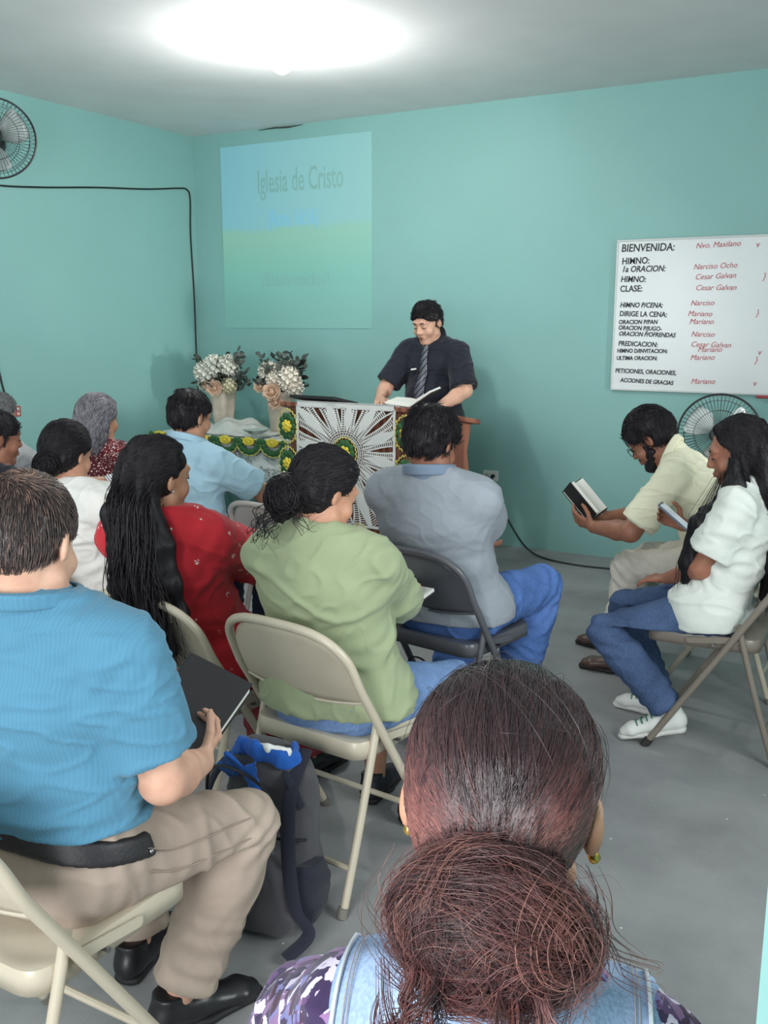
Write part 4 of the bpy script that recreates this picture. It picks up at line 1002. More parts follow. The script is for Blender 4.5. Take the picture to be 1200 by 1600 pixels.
# ------------------------------------------------------------------ table with lace cloth, vases, dish
TX0, TX1, TY0, TY1, TZ = -4.92, -3.72, 5.28, 5.84, .74
tb = empty('side_table', ((TX0 + TX1) / 2, (TY0 + TY1) / 2, 0), 0, 'dark wooden table under the lace cloth left of the lectern', 'table')
tw, td = TX1 - TX0, TY1 - TY0
b = MB(); b.box((0, 0, TZ - .015), (tw, td, .03)); b.build('tabletop', m_woodd, tb, smooth=False, bevel=.005)
b = MB()
for yy in (-td / 2 + .05, td / 2 - .05): b.box((0, yy, TZ - .075), (tw - .12, .02, .09))
for xx in (-tw / 2 + .05, tw / 2 - .05): b.box((xx, 0, TZ - .075), (.02, td - .12, .09))
b.build('apron', m_woodd, tb, smooth=False)
for xx in (-1, 1):
    for yy in (-1, 1):
        b = MB(); b.tube([(xx * (tw / 2 - .05), yy * (td / 2 - .05), TZ - .03), (xx * (tw / 2 - .05), yy * (td / 2 - .05), .4), (xx * (tw / 2 - .05), yy * (td / 2 - .05), 0)], [.03, .024, .018], 4); b.build('leg', m_woodd, tb, smooth=False)
def lace_mat():
    m = M('white_lace', .9, .2); c = m.mix(m.noise(10, 3), srgb(206, 210, 210), srgb(228, 230, 228)); m.color(c)
    v = m.n('TexVoronoi', feature='DISTANCE_TO_EDGE'); v.inputs['Scale'].default_value = 75; m.l(m.tc.outputs['Object'], v.inputs['Vector'])
    big = m.noise(11, 2); hole = m.math('MULTIPLY', m.math('GREATER_THAN', v.outputs['Distance'], .10), m.math('LESS_THAN', big, .50))
    m.l(m.math('SUBTRACT', 1, hole), m.b.inputs['Alpha']); m.bump(v.outputs['Distance'], .4, .003)
    return m.done()
m_lace = lace_mat()
lc = empty('lace_tablecloth', ((TX0 + TX1) / 2, TY0, TZ), 0, 'white lace cloth with scalloped hem on the table left of the lectern', 'tablecloth')
def drape(n_u, n_v, fn):
    v = [fn(i / (n_u - 1), j / (n_v - 1)) for j in range(n_v) for i in range(n_u)]
    return v, [(j * n_u + i, j * n_u + i + 1, (j + 1) * n_u + i + 1, (j + 1) * n_u + i) for j in range(n_v - 1) for i in range(n_u - 1)]
def lace_front(u, t):
    x = -tw / 2 - .01 + (tw + .02) * u; wob = .014 * math.sin(u * 38) + .010 * math.sin(u * 17 + 1)
    L = .27 + .022 * abs(math.sin(u * pi * 7)) + .10 * max(0, (u - .80) / .20) ** 1.2 + .06 * max(0, (.2 - u) / .2)
    return (x, -.012 - abs(wob) * t - .02 * t, .006 - L * t)
def lace_side(q):
    def fn(u, t):
        y = -.012 + (td + .02) * u; L = .36 - .1 * min(1, u * 2) + .022 * abs(math.sin(u * pi * 4)) * 1; wob = .012 * math.sin(u * 23)
        return (q * (tw / 2 + .012 + abs(wob) * t + .02 * t), y, .006 - L * t)
    return fn
b = MB(); b.add(*drape(110, 24, lace_front)); o = b.build('front_drop', m_lace, lc); sm = o.modifiers.new('s', 'SOLIDIFY'); sm.thickness = .002
for q in (-1, 1): b = MB(); b.add(*drape(50, 20, lace_side(q))); o = b.build('side_drop', m_lace, lc); sm = o.modifiers.new('s', 'SOLIDIFY'); sm.thickness = .002
b = MB(); b.box((0, td / 2, .003), (tw + .02, td + .02, .004)); b.build('top_sheet', m_lace, lc, smooth=False)
b = MB(); N = 60
b.tube([Vector(lace_front(i / 109, 1)) for i in range(110)], .004, 6); b.build('hem', m_cro, lc)
# crocheted flower runner along the table edge
rn = empty('flower_runner', ((TX0 + TX1) / 2, TY0, TZ + .01), 0, 'yellow and green crocheted flower runner along the lace table edge', 'runner')
for k in range(6):
    xx = -tw / 2 + .10 + k * (tw - .2) / 5; b = MB()
    for j in range(9):
        a = pi * (1 + j / 8); b.ball((xx + .085 * math.cos(a), -.050, -.012 + .075 * math.sin(a)), (.026, .010, .024), 8)
    o = b.build('leaf_swag', m_grn, rn); b = MB()
    for j in range(11):
        a = 2 * pi * j / 11; b.ball((xx + .034 * math.cos(a), -.058, -.012 + .018 * math.sin(a)), (.018, .012, .014), 8)
    b.ball((xx, -.062, -.012), (.02, .012, .014), 8); b.build('yellow_flower', m_yel, o)
    b = MB(); b.tube([(xx + .108 * math.cos(pi * (1 + j / 12)), -.050, -.012 + .098 * math.sin(pi * (1 + j / 12))) for j in range(13)], .005, 6); b.build('picot_edge', m_lime, o)
b = MB(); b.box((0, -.030, .0), (tw, .028, .006)); b.build('band', m_lime, rn, smooth=False)
# crumpled sheer cover and glass dish
def sheer():
    m = M('sheer_white_wrap', .35, .5); m.color(srgb(222, 222, 216)); m.b.inputs['Alpha'].default_value = .82; m.bump(m.noise(26, 5), .6, .02); return m.done()
def wrap(u, t):
    x = -tw / 2 + .06 + .86 * u; y = .05 + .42 * t
    e = math.sin(pi * min(1, max(0, u))) ** .6 * math.sin(pi * t) ** .5
    z = .012 + e * (.045 + .05 * math.exp(-((u - .1) / .16) ** 2) + .05 * math.exp(-((u - .62) / .2) ** 2) + .018 * math.sin(u * 21 + t * 9) + .014 * math.sin(t * 17 - u * 13))
    return (x, y, max(.008, z))
b = MB(); b.add(*drape(90, 46, wrap)); o = b.build('sheer_wrap', sheer()); o.location = ((TX0 + TX1) / 2, TY0, TZ); sm = o.modifiers.new('s', 'SOLIDIFY'); sm.thickness = .0012
tag(o, 'crumpled sheer white wrap lying on the lace table before the vases', 'wrap')
m_glass = M('clear_glass', .05, .5); m_glass.b.inputs['Transmission Weight'].default_value = .9; m_glass.b.inputs['Base Color'].default_value = (.92, .95, .95, 1); m_glass = m_glass.done()
b = MB(); b.lathe([(.0, .0), (.05, .0), (.055, .006), (.03, .012), (.035, .025), (.09, .052), (.095, .056), (.088, .056), (.03, .03), (.0, .028)], n=36, sq=lambda a: 1 + .03 * math.cos(a * 12)); o = b.build('glass_dish', m_glass); o.location = (-4.03, TY0 + .05, TZ + .012); tag(o, 'small cut-glass dish on the lace table between vases and lectern', 'dish')
# vases
m_vase = plain('cream_mottled_ceramic', (206, 192, 176), .5, var=.16, scale=16, bump=.15)
def vase(x, y, label, round_):
    t = empty('vase', (x, y, TZ + .012), R_(12), label, 'vase'); b = MB()
    sq = (lambda a: 1) if round_ else (lambda a: .93 + .07 * math.cos(6 * a) + .02 * math.cos(3 * a))
    prof = [(.0, 0), (.066, 0), (.072, .01), (.090, .14), (.104, .26), (.110, .30), (.108, .315), (.098, .315), (.094, .29), (.07, .05), (.0, .04)] if not round_ else [(.0, 0), (.062, 0), (.07, .01), (.085, .12), (.098, .24), (.125, .275), (.122, .30), (.110, .30), (.10, .27), (.07, .05), (.0, .04)]
    b.lathe(prof, n=48, sq=sq); b.build('vase_body', m_vase, t); return t
VA = (-4.55, 5.62); VB_ = (-4.06, 5.66)
vase(*VA, 'cream tapered vase with white flowers, far left on the table', False); vase(*VB_, 'cream round-rimmed vase behind the lectern corner', True)
m_hyd = plain('white_fabric_petals', (226, 226, 214), .8, var=.10, scale=60); m_hyd2 = plain('warm_white_petals', (232, 224, 210), .8, var=.1, scale=60); m_rose = plain('peach_petals', (238, 210, 186), .75, var=.16, scale=40)
m_leaf = plain('grey_green_leaves', (96, 104, 98), .7, var=.3, scale=20); m_leafd = plain('dark_olive_leaves', (66, 74, 64), .7, var=.3, scale=20)
def petal(mb, c, d, up, L, w, bend=.3, mi=0):
    d = Vector(d).normalized(); up = Vector(up); up = (up - d * up.dot(d)).normalized(); s = d.cross(up); c = Vector(c)
    P = [c, c + d * L * .4 + s * w * .8 - up * L * .02, c + d * L * .8 + s * w * .75 + up * bend * L * .5, c + d * L + up * bend * L, c + d * L * .8 - s * w * .75 + up * bend * L * .5, c + d * L * .4 - s * w * .8 - up * L * .02, c + d * L * .5 - up * bend * L * .15]
    mb.add(P, [(0, 1, 6), (1, 2, 6), (2, 3, 6), (3, 4, 6), (4, 5, 6), (5, 0, 6)], mi)
def hydrangea(c, r, mat, seed):
    q = random.Random(seed); b = MB(); n = 58; c = Vector(c); b.ball((0, 0, 0), r * .8, 12)
    for k in range(n):
        z = 1 - 2 * (k + .5) / n; ph = k * 2.39996; d = Vector((math.sqrt(1 - z * z) * math.cos(ph), math.sqrt(1 - z * z) * math.sin(ph), z)); t = d.orthogonal().normalized(); a0 = q.random() * 6
        for j in range(4):
            e = Matrix.Rotation(a0 + j * pi / 2, 3, d) @ t; petal(b, d * r * .82, e + d * .5, d, r * .34, r * .14, .4)
    o = b.build('hydrangea', mat); o.location = c; return o
def rose(c, r, mat, aim, seed):
    q = random.Random(seed); b = MB(); ax = Vector(aim).normalized(); t = ax.orthogonal().normalized(); b.ball(ax * r * .1, r * .38, 10)
    for ring, (n, tilt, L) in enumerate(((3, .25, .75), (5, .6, .9), (6, 1.0, 1.0), (7, 1.35, 1.02))):
        for k in range(n):
            e = Matrix.Rotation(2 * pi * k / n + ring * .5, 3, ax) @ t; d = e * math.sin(tilt) + ax * math.cos(tilt); petal(b, -ax * r * .25 + e * r * .1, d, ax if ring < 3 else ax, r * 1.15 * L, r * .62, .28)
    o = b.build('rose', mat); o.location = c; sm = o.modifiers.new('s', 'SUBSURF'); sm.levels = sm.render_levels = 1; return o
def sprig(base, tip, mat, n, L, seed):
    q = random.Random(seed); b = MB(); base = Vector(base); tip = Vector(tip); mid = (base + tip) / 2 + Vector((0, 0, .02)); P = smooth_path([(0, 0, 0), mid - base, tip - base], 6); b.tube(P, .0022, 5)
    for k in range(n):
        i = int(len(P) * (.25 + .75 * k / n)); p_ = P[min(i, len(P) - 1)]; d = Vector((q.gauss(0, 1), q.gauss(0, 1), q.gauss(.2, .7))); petal(b, p_, d, (q.gauss(0, 1), q.gauss(0, 1), 1), L * q.uniform(.7, 1.2), L * .33, .2)
    o = b.build('foliage_sprig', mat); o.location = base; return o
zr = TZ + .012 + .315
gA, gB = 'white blooms in the left vase', 'white blooms in the right vase'
for i, (dx, dy, dz, r) in enumerate(((-.095, -.07, .11, .085), (-.12, -.03, .035, .07), (-.02, -.06, .155, .08), (.045, .02, .16, .075), (.095, -.03, .145, .068), (.10, -.05, .015, .058))):
    tag(hydrangea((VA[0] + dx, VA[1] + dy, zr + dz), r, m_hyd if i < 5 else plain('cream_green_petals', (206, 200, 170), .8), i), 'white hydrangea bloom in the left vase on the lace table' if i < 5 else 'creamy hydrangea bloom low on the right of the left vase', 'flower', gA if i < 5 else None)
for i, (dx, dy, dz, r) in enumerate(((-.06, -.085, .035, .052), (.022, -.12, .0, .056))):
    tag(rose((VA[0] + dx, VA[1] + dy, zr + dz), r, m_rose, (.45, -1, .25), i), ('upper' if i == 0 else 'lower') + ' peach rose at the front of the left vase', 'flower', 'peach roses in the left vase')
for i, (dx, dy, dz, r) in enumerate(((-.05, -.06, .135, .075), (.02, -.09, .09, .062), (.055, .01, .165, .062), (.12, -.06, .09, .085), (.15, -.04, .03, .07))):
    tag(hydrangea((VB_[0] + dx, VB_[1] + dy, zr - .015 + dz), r, m_hyd2, 20 + i), 'white bloom in the right vase behind the lectern corner', 'flower', gB)
for i, (dx, dy, dz, r) in enumerate(((.03, -.14, .0, .062), (.055, -.13, -.075, .05), (-.10, -.10, .03, .045))):
    tag(rose((VB_[0] + dx, VB_[1] + dy, zr - .01 + dz), r, m_rose, (.4, -1, .25), 30 + i), ('peach rose at the front of the right vase', 'peach rose drooping over the rim of the right vase', 'small peach rose on the left of the right vase')[i], 'flower', 'peach roses in the right vase')
q = random.Random(5)
for vi, (vx, vy) in enumerate((VA, VB_)):
    for k in range(22):
        a = q.uniform(0, 2 * pi); rr = q.uniform(.12, .215); zt = q.uniform(.02, .28); s0 = sprig((vx + .03 * math.cos(a), vy + .03 * math.sin(a), zr - .06), (vx + rr * math.cos(a), vy + rr * math.sin(a) * .7, zr + zt), m_leaf if k % 3 else m_leafd, 18, .062, vi * 50 + k)
        tag(s0, 'grey-green artificial leaf sprig in the %s vase' % ('left', 'right')[vi], 'leaves', 'leaf sprigs in the %s vase' % ('left', 'right')[vi])

# ------------------------------------------------------------------ books
def book(label, loc, rot, w=.14, h=.21, t=.03, opened=None, cover=None, parent_name='bible', lines=True, cat='book'):
    """closed: w x h x t lying flat, spine at -x; opened: angle of each half from flat"""
    r = empty(parent_name, loc, 0, label, cat); r.rotation_euler = rot; cover = cover or m_leather
    if opened is None:
        b = MB(); b.box((0, 0, t / 2), (w - .008, h - .012, t - .006)); b.build('page_block', m_paper, r, smooth=False)
        b = MB(); b.box((.0, 0, .0015), (w, h, .003)); b.box((0, 0, t - .0015), (w, h, .003)); b.tube([(-w / 2, -h / 2, t / 2), (-w / 2, h / 2, t / 2)], t / 2, 10); b.build('cover', cover, r, smooth=False)
        return r
    aL, aR = opened
    cov = MB(); pag = MB(); prn = MB()
    for sg, a in ((-1, aL), (1, aR)):
        a = R_(a); ux = Vector((sg * math.cos(a), 0, math.sin(a))); un = Vector((-sg * math.sin(a), 0, math.cos(a)))
        n = 9; top = []; 
        for i in range(n):
            u = i / (n - 1); hh = t * .5 * (.55 + .6 * math.sin(pi * min(1, u * 1.15)) * .5 + .45 * min(1, u * 3)) if u > 0 else t * .28
            top.append(ux * (w * .96 * u) + un * (.004 + hh))
        for y0, y1 in ((-h / 2 + .006, h / 2 - .006),):
            v = [p + Vector((0, y0, 0)) for p in top] + [p + Vector((0, y1, 0)) for p in top] + [ux * (w * .96 * i / (n - 1)) + un * .004 + Vector((0, y0, 0)) for i in range(n)] + [ux * (w * .96 * i / (n - 1)) + un * .004 + Vector((0, y1, 0)) for i in range(n)]
            f = [(i, i + 1, n + i + 1, n + i) for i in range(n - 1)] + [(2 * n + i, i, i + 1, 2 * n + i + 1)[::-1] for i in range(n - 1)] + [(3 * n + i, n + i, n + i + 1, 3 * n + i + 1) for i in range(n - 1)] + [(n - 1, 2 * n - 1, 4 * n - 1, 3 * n - 1)]
            pag.add(v, f if sg > 0 else [q[::-1] for q in f])
        for col in (0, 1):
            for li in range(15):
                yy = h * .42 - li * h * .058; u0 = .10 + col * .43; u1 = u0 + .36 * (1 if li % 5 else .7)
                P_ = []
                for uu in (u0, u1):
                    k = uu * (n - 1); i = int(k); pt = top[i].lerp(top[min(i + 1, n - 1)], k - i) + un * .0012; P_.append(pt)
                prn.add([P_[0] + Vector((0, yy - .0016, 0)), P_[1] + Vector((0, yy - .0016, 0)), P_[1] + Vector((0, yy + .0016, 0)), P_[0] + Vector((0, yy + .0016, 0))], [(0, 1, 2, 3)])
        c0 = [ux * q_ + Vector((0, yy, 0)) for q_ in (0, w) for yy in (-h / 2, h / 2)]
        cov.add(c0 + [p + un * .0035 for p in c0], [(0, 1, 3, 2), (4, 6, 7, 5), (0, 2, 6, 4), (1, 5, 7, 3), (2, 3, 7, 6), (0, 4, 5, 1)])
    cov.build('cover', cover, r, smooth=False); pag.build('pages', m_paper, r)
    if lines: prn.build('printed_lines', plain('grey_print', (150, 148, 146), .8), r, smooth=False)
    return r
from mathutils.kdtree import KDTree
# ------------------------------------------------------------------ the people
def LOC(key, P):
    x, y, r = SEATS[key]; a = R_(-r); dx, dy = P[0] - x, P[1] - y
    return V(dx * math.cos(a) - dy * math.sin(a), dx * math.sin(a) + dy * math.cos(a), P[2])
def seat(key): x, y, r = SEATS[key]; return (x, y, 0), R_(r)
def verts(o):
    a = np.empty(len(o.data.vertices) * 3, np.float32); o.data.vertices.foreach_get('co', a); return a.reshape(-1, 3)
def surf(v, x, z, front=True, w=.02):
    m = (np.abs(v[:, 0] - x) < w) & (np.abs(v[:, 2] - z) < w)
    return (v[m, 1].max() if front else v[m, 1].min()) if m.any() else 0
def toned_hair(p, mat, parts, name='hair'):
    """parts: list of (verts, quads, tone per vertex) joined into one mesh"""
    v = np.concatenate([a for a, _, _ in parts]); f = []; n = 0
    for a, b_, _ in parts: f.append(b_ + n); n += len(a)
    me = mesh_from(name, v, np.concatenate(f)); add_tone(me, np.concatenate([np.broadcast_to(np.asarray(t, float), (len(a),)) for a, _, t in parts]))
    return link(name, me, mat, p.root)
def sweep_strands(p, starts, target, n_pts, rad, lift, seed, spread=.25, rr=(.079, .100, .087), c0=(0, -.013, .036), grow=.0, cap=None):
    """strands over the skull from unit directions to a target direction"""
    r = np.random.default_rng(seed); A = np.asarray(starts, float); A /= np.linalg.norm(A, axis=1, keepdims=True)
    T = np.asarray(target, float) + r.normal(size=A.shape) * spread; T /= np.linalg.norm(T, axis=1, keepdims=True)
    om = np.arccos(np.clip((A * T).sum(1), -1, .9999)); t = np.linspace(0, 1, n_pts)[None, :, None]; so = np.sin(om)[:, None, None]
    D = (np.sin((1 - t) * om[:, None, None]) * A[:, None] + np.sin(t * om[:, None, None]) * T[:, None]) / so
    k = 1 + (lift * r.random(len(A)))[:, None, None] + grow * np.sin(t * pi)
    Pl = np.array(c0) + D * np.array(rr) * k + r.normal(size=(len(A), 1, 3)) * .0006
    if cap is not None:
        cv = (cap - p.hc) @ p.Hr / p.hs - np.array(c0); cr = np.linalg.norm(cv, axis=1); kd = KDTree(len(cv))
        for i_, u_ in enumerate(cv / cr[:, None]): kd.insert(u_, i_)
        kd.balance(); q = (Pl - np.array(c0)).reshape(-1, 3); ql = np.linalg.norm(q, axis=1, keepdims=True); qd = q / ql
        rc = np.array([cr[kd.find(u_)[1]] for u_ in qd])[:, None]; fr = np.repeat(r.random((len(A), 1)) * lift, n_pts, 1).reshape(-1, 1)
        q = qd * np.clip(ql, rc * 1.0 + .0004, rc * (1.012 + fr)); Pl = q.reshape(Pl.shape) + np.array(c0)
    return tubes(p.hc + (Pl * p.hs) @ p.Hr.T, rad, 3)
def curls(centre, R3, radii, n, n_pts, length, rad, seed, axis, wild=.35, shell=(.7, 1.08)):
    """tangled locks wound round a bun"""
    r = np.random.default_rng(seed); d = r.normal(size=(n, 3)); d /= np.linalg.norm(d, axis=1, keepdims=True); out = []
    ax = np.asarray(axis, float)[None] + r.normal(size=(n, 3)) * wild; ax /= np.linalg.norm(ax, axis=1, keepdims=True); k = r.uniform(*shell, size=(n, 1)); L = length * r.uniform(.5, 1.3, size=(n, 1))
    for j in range(n_pts):
        out.append(d * k * np.array(radii)); t = np.cross(ax, d); t /= np.linalg.norm(t, axis=1, keepdims=True) + 1e-9
        d = d + t * L / n_pts + r.normal(size=d.shape) * .03; d /= np.linalg.norm(d, axis=1, keepdims=True); k = k + r.normal(size=k.shape) * .012
        ax = ax + r.normal(size=ax.shape) * .08
    P = np.stack(out, 1) @ np.asarray(R3).T + np.asarray(centre)
    return tubes(P, rad * r.uniform(.6, 1.3, size=n), 3)
def locks(p, roots, length, sway, seed, n_pts=14, rad=.0011, curl=.006, jit=.012, up=None):
    """hanging locks from root points in head coordinates, following waypoints"""
    r = np.random.default_rng(seed); n = len(roots); t = np.linspace(0, 1, n_pts)
    P = np.stack([np.interp(t, np.linspace(0, 1, len(sway)), [s_[i] for s_ in sway]) for i in range(3)], -1)
    Q = np.asarray(roots)[:, None] + P[None] * (r.uniform(.75, 1.05, size=(n, 1, 1)) * length) + (r.normal(size=(n, 1, 3)) * jit) * t[None, :, None]
    ph = r.random((n, 1)) * 6.28; Q[..., 0] += curl * np.sin(t[None] * 9 + ph); Q[..., 1] += curl * np.cos(t[None] * 8 + ph)
    return tubes(Q, rad * r.uniform(.7, 1.3, size=n), 3)
def stud(p, x, z=-.036, mat=None, r=.004):
    b = MB(); b.ball(p.H(x, -.004, z), r * p.hs, 8); b.build('earring', mat or plain('gold', (214, 176, 96), .25, .9), p.root)
m_soleb = plain('black_sole', (28, 27, 28), .7); m_shoeb = plain('black_leather_shoe', (34, 33, 35), .35, bump=.1, scale=80); m_soleW = plain('white_sole', (206, 206, 200), .7)
m_jean = denim('blue_jeans', (112, 140, 184)); m_jeand = denim('dark_blue_jeans', (66, 86, 120)); m_jeanb = denim('bright_blue_jeans', (82, 116, 178))
HB = hair_mat('black_hair', (20, 18, 22), (52, 46, 50)); HBR = hair_mat('dark_brown_hair', (34, 26, 26), (70, 54, 48)); HBT = hair_mat('black_hair_strands', (18, 16, 20), (62, 54, 58), attr=True)

def rib(m, col):
    w = m.n('TexWave', wave_type='BANDS', bands_direction='X'); w.inputs['Scale'].default_value = 46; w.inputs['Distortion'].default_value = 5; w.inputs['Detail'].default_value = 2; w.inputs['Detail Scale'].default_value = .6
    m.l(m.vec((1, .25, .10)), w.inputs['Vector']); m.bump(w.outputs[1], .16, .002)
    return m.mix(m.math('MULTIPLY', w.outputs[1], .07), col, srgb(120, 176, 200))
# --- man in the blue shirt
p = Person('person in a textured blue short-sleeved shirt and khaki trousers, lower left, holding a black bible', *seat('blue'), s=.945, g=1.15, side=3.5, lean=(2, -8), head=(22, 20, 0), neck=-15, skin='fair', h=.0055, headscale=1.04, twist=16, pel=(.018, .03, .545),
           hands=(LOC('blue', (-1.52, 1.50, .69)), LOC('blue', (-1.265, 1.45, .635))), elbow=((-1, -.6, -.8), (.5, -.55, -1)), hdir=((.5, .8, .1), (-.35, .9, .15)), palm=((.3, 0, 1), (-.75, .1, .5)), curl=(30, 50),
           feet=((-.12, .38), (.10, .285)), knee_out=(-.3, .34))
p.fdir = [None, (.45, .9, 0)]
p.body(); blue_shirt = p.top(fabric('blue_ribbed_cotton', (78, 130, 157), extra=rib), c=.024, sleeve=.74, hem=-.082, loose=.018, collar=.034, fold=.006, seed=12, hip_extra=.006)
kh = M('khaki_twill', .85, .2); kh.color(kh.ramp(kh.noise(6, 5), [(.3, srgb(150, 134, 122)), (.7, srgb(172, 156, 142))])); kh.bump(kh.noise(300, 2, kh.vec((1, 1, .4), (0, .7, .5))), .25, .001); kh.bump(kh.noise(26, 4), .3, .006); kh = kh.done()
p.trousers(kh, c=.018, flare=.020, fold=.0045, seed=5, rise=.085)
d = p.trousers(None, c=.025, flare=.02, rise=.12, sdf_only=True); up = nrm(p.waist - p.pel + V(0, .04, 0)); d.h = .005; d.plane(p.pel + up * .079, up); d.plane(p.pel + up * .036, -up); d.plane(p.pel + V(0, .075, 0), (0, 1, 0)); sdf_obj(d, 'belt', m_leather, p.root)
K, Hp = p.K[1], p.Hp[1]; ax = nrm(K - Hp); sd = nrm(np.cross(ax, (0, 0, 1)))
for (o_, z0) in ((.095, .035), (.098, -.012)):
    b = MB(); b.tube(smooth_path([Hp + ax * .06 + sd * .104 + V(0, 0, z0 + .02), Hp + ax * .15 + sd * .099 + V(0, 0, z0), Hp + ax * .26 + sd * .091 + V(0, 0, z0 + .01), Hp + ax * .36 + sd * .080 + V(0, 0, z0 + .022)], 5), .0018, 5); b.build('side_seam', plain('khaki_thread', (150, 132, 120), .8), p.root)
b = MB(); b.ball(Hp + ax * .085 + sd * .108 + V(0, 0, .045), .0055, 10); b.build('pocket_rivet', m_steel, p.root)
p.shoes(m_shoeb, m_soleb)
p.face()
HBL = M('grey_brown_cropped_hair', .42, .5); a = HBL.n('Attribute', attribute_name='tone'); HBL.color(HBL.ramp(a.outputs['Fac'], [(0, srgb(44, 37, 37)), (.55, srgb(84, 70, 66)), (1, srgb(176, 140, 122))])); HBL = HBL.done()
d = SDF(.005); H, R, hs = p.H, p.Hr, p.hs; ww = lambda v: R @ nrm(v); q3 = lambda *r: np.array(r) * hs + .0035
d.el(H(0, -.012, .037), q3(.0765, .0975, .083), R, .012, cuts=[(H(0, .096, .07), ww((0, .75, -.66))), (H(0, 0, .012), ww((0, .25, -1)))])
for e, r in (((0, -.012, .035), (.0765, .0975, .083)), ((0, -.045, 0), (.067, .060, .064))): d.el(H(*e), q3(*r), R, .012, cuts=[(H(0, .012, 0), ww((0, 1, .18))), (H(0, -.06, -.060), ww((0, .22, -1)))])
for x in (-1, 1): d.el(H(x * .084, -.008, -.012), np.array((.022, .020, .034)) * hs, R, .005, mode='s')
v, f = d.mesh(); crown = H(.012, -.060, .112)
lv = (v - p.hc) @ R
dist = np.linalg.norm(v - crown, axis=1); zl = lv[:, 2] / hs
tone0 = np.clip(.38 * (zl < .0) + .75 * np.exp(-(dist / .045) ** 2) + .05, 0, .8)
def flow(P, N):
    q = P - crown; sw = np.cross(N, q); r_ = np.linalg.norm(q, axis=1, keepdims=True); dn = np.array(R @ V(0, -.15, -1))[None]
    return q / (r_ + .01) * np.clip(r_ / .10, .4, 1) + sw / (r_ + .01) * np.exp(-(r_ / .05) ** 2) * 1.2 + dn * np.clip(r_ / .14, 0, 1)
sv, sf_ = p.strands_on(v, f, 7500, flow, .020, 5, .0008, .0045, 4, .3)
rt = np.random.default_rng(2); ks = np.repeat(rt.random(7500) ** 1.2 * .75, 15); P0 = sv.reshape(7500, 15, 3).mean(1); dd = np.linalg.norm(P0 - crown, axis=1)
toned_hair(p, HBL, [(v, f, tone0), (sv, sf_, np.clip(ks + np.repeat(.35 * np.exp(-(dd / .05) ** 2), 15), 0, 1))])
BLUE = p

# --- woman in the green sweater
p = Person('person in a pale green sweater and jeans, dark hair in a loose low bun, reading', *seat('green'), s=.90, g=1.2, lean=(-9, -10), head=(-14, 26, 0), neck=-4, skin='tan', female=True, twist=20, pel=(.015, -.04, .520),
           hands=(LOC('green', (-1.62, 2.66, .60)), LOC('green', (-1.375, 2.60, .61))), elbow=((-1, -.6, -.7), (1, -.4, -.8)), hdir=((.35, .9, 0), (-.35, .9, .05)), palm=((.4, 0, 1), (-.5, 0, .8)), curl=(35, 40), feet=((-.12, .33), (.07, .29)), knee_out=(-.15, .33))
p.body(); p.top(fabric('sage_green_knit', (150, 160, 126), weave=600), 'sweater', c=.020, sleeve=1.50, hem=.03, loose=.012, fold=.0075, seed=21, collar=None, neck_drop=.004, hip_extra=.012)
p.trousers(m_jean, c=.016, upto=1.62, flare=.022, seed=22); p.shoes(plain('black_slip_on', (30, 32, 40), .6), m_soleb); p.face()
d = p.long_cap(None, .015, .03, -.085); 
d.el(p.H(-.015, -.118, -.050), V(.050, .042, .048), p.Hr, .02); d.el(p.H(-.02, -.108, -.095), V(.030, .026, .034), p.Hr, .02)
v, f = d.mesh(); v = v + normals(v, f) * (.0035 * waves(v, 140, 4, 7, (2.2, 2.2, .4)))[:, None]
r = np.random.default_rng(3); st = r.normal(size=(900, 3)); st[:, 1] = np.abs(st[:, 1]) * .6 - .1; st[:, 2] = np.abs(st[:, 2]) * .9
s1 = sweep_strands(p, st, (0, -1, -.55), 12, .0011, .05, 5, .12, (.092, .113, .100), cap=v); s2 = curls(p.H(-.015, -.120, -.055), p.Hr, (.055, .046, .056), 420, 14, 3.5, .0013, 6, (0, .4, 1), .8, (.8, 1.12))
rt = p.H(0, 0, 0) + (np.stack([r.normal(-.03, .025, 26), r.normal(-.118, .01, 26), r.normal(-.10, .012, 26)], 1) * p.hs) @ p.Hr.T
s3 = locks(p, rt, 1.0, [(0, 0, 0), (-.02, -.03, -.03), (-.035, -.02, -.075), (-.02, -.005, -.05), (-.01, -.01, -.085)], 7, 16, .0011, .010, .02)
s4 = locks(p, rt[:12] + p.Hr @ V(.07, .02, .03), 1.0, [(0, 0, 0), (.01, -.03, -.03), (.04, -.02, -.055), (.055, .0, -.035)], 8, 14, .0010, .006, .012)
toned_hair(p, HBT, [(v, f, .05)] + [(a, b_, np.repeat(r.random(len(a) // 3) ** 2 * .6, 3)[:len(a)]) for a, b_ in (s1, s2, s3, s4)])
GREEN = p

# --- woman in red with long hair
def sprigs(m, col):
    v = m.n('TexVoronoi'); v.inputs['Scale'].default_value = 19; v.inputs['Randomness'].default_value = .75; m.l(m.tc.outputs['Object'], v.inputs['Vector'])
    w = m.noise(170, 1); return m.mix(m.math('MULTIPLY', m.math('LESS_THAN', v.outputs['Distance'], .15), m.math('GREATER_THAN', w, .52)), col, srgb(236, 214, 206))
p = Person('person in a red blouse with small white sprigs, very long half-tied dark hair', *seat('red'), s=.91, g=1.09, lean=(-15, -10), head=(-4, 8, 0), neck=-20, skin='tan', female=True, twist=24, pel=(-.02, -.035, .520),
           hands=(LOC('red', (-2.12, 2.70, .66)), LOC('red', (-1.90, 2.74, .66))), elbow=((-1, -.6, -.7), (1, -.4, -.7)), curl=(40, 40), feet=((-.1, .38), (.1, .36)), knee_out=(-.1, .15))
p.body(); red_top = p.top(fabric('red_sprigged_crepe', (196, 44, 54), extra=sprigs), 'blouse', c=.024, sleeve=1.80, hem=.10, loose=.022, fold=.006, seed=31, hip_extra=.035)
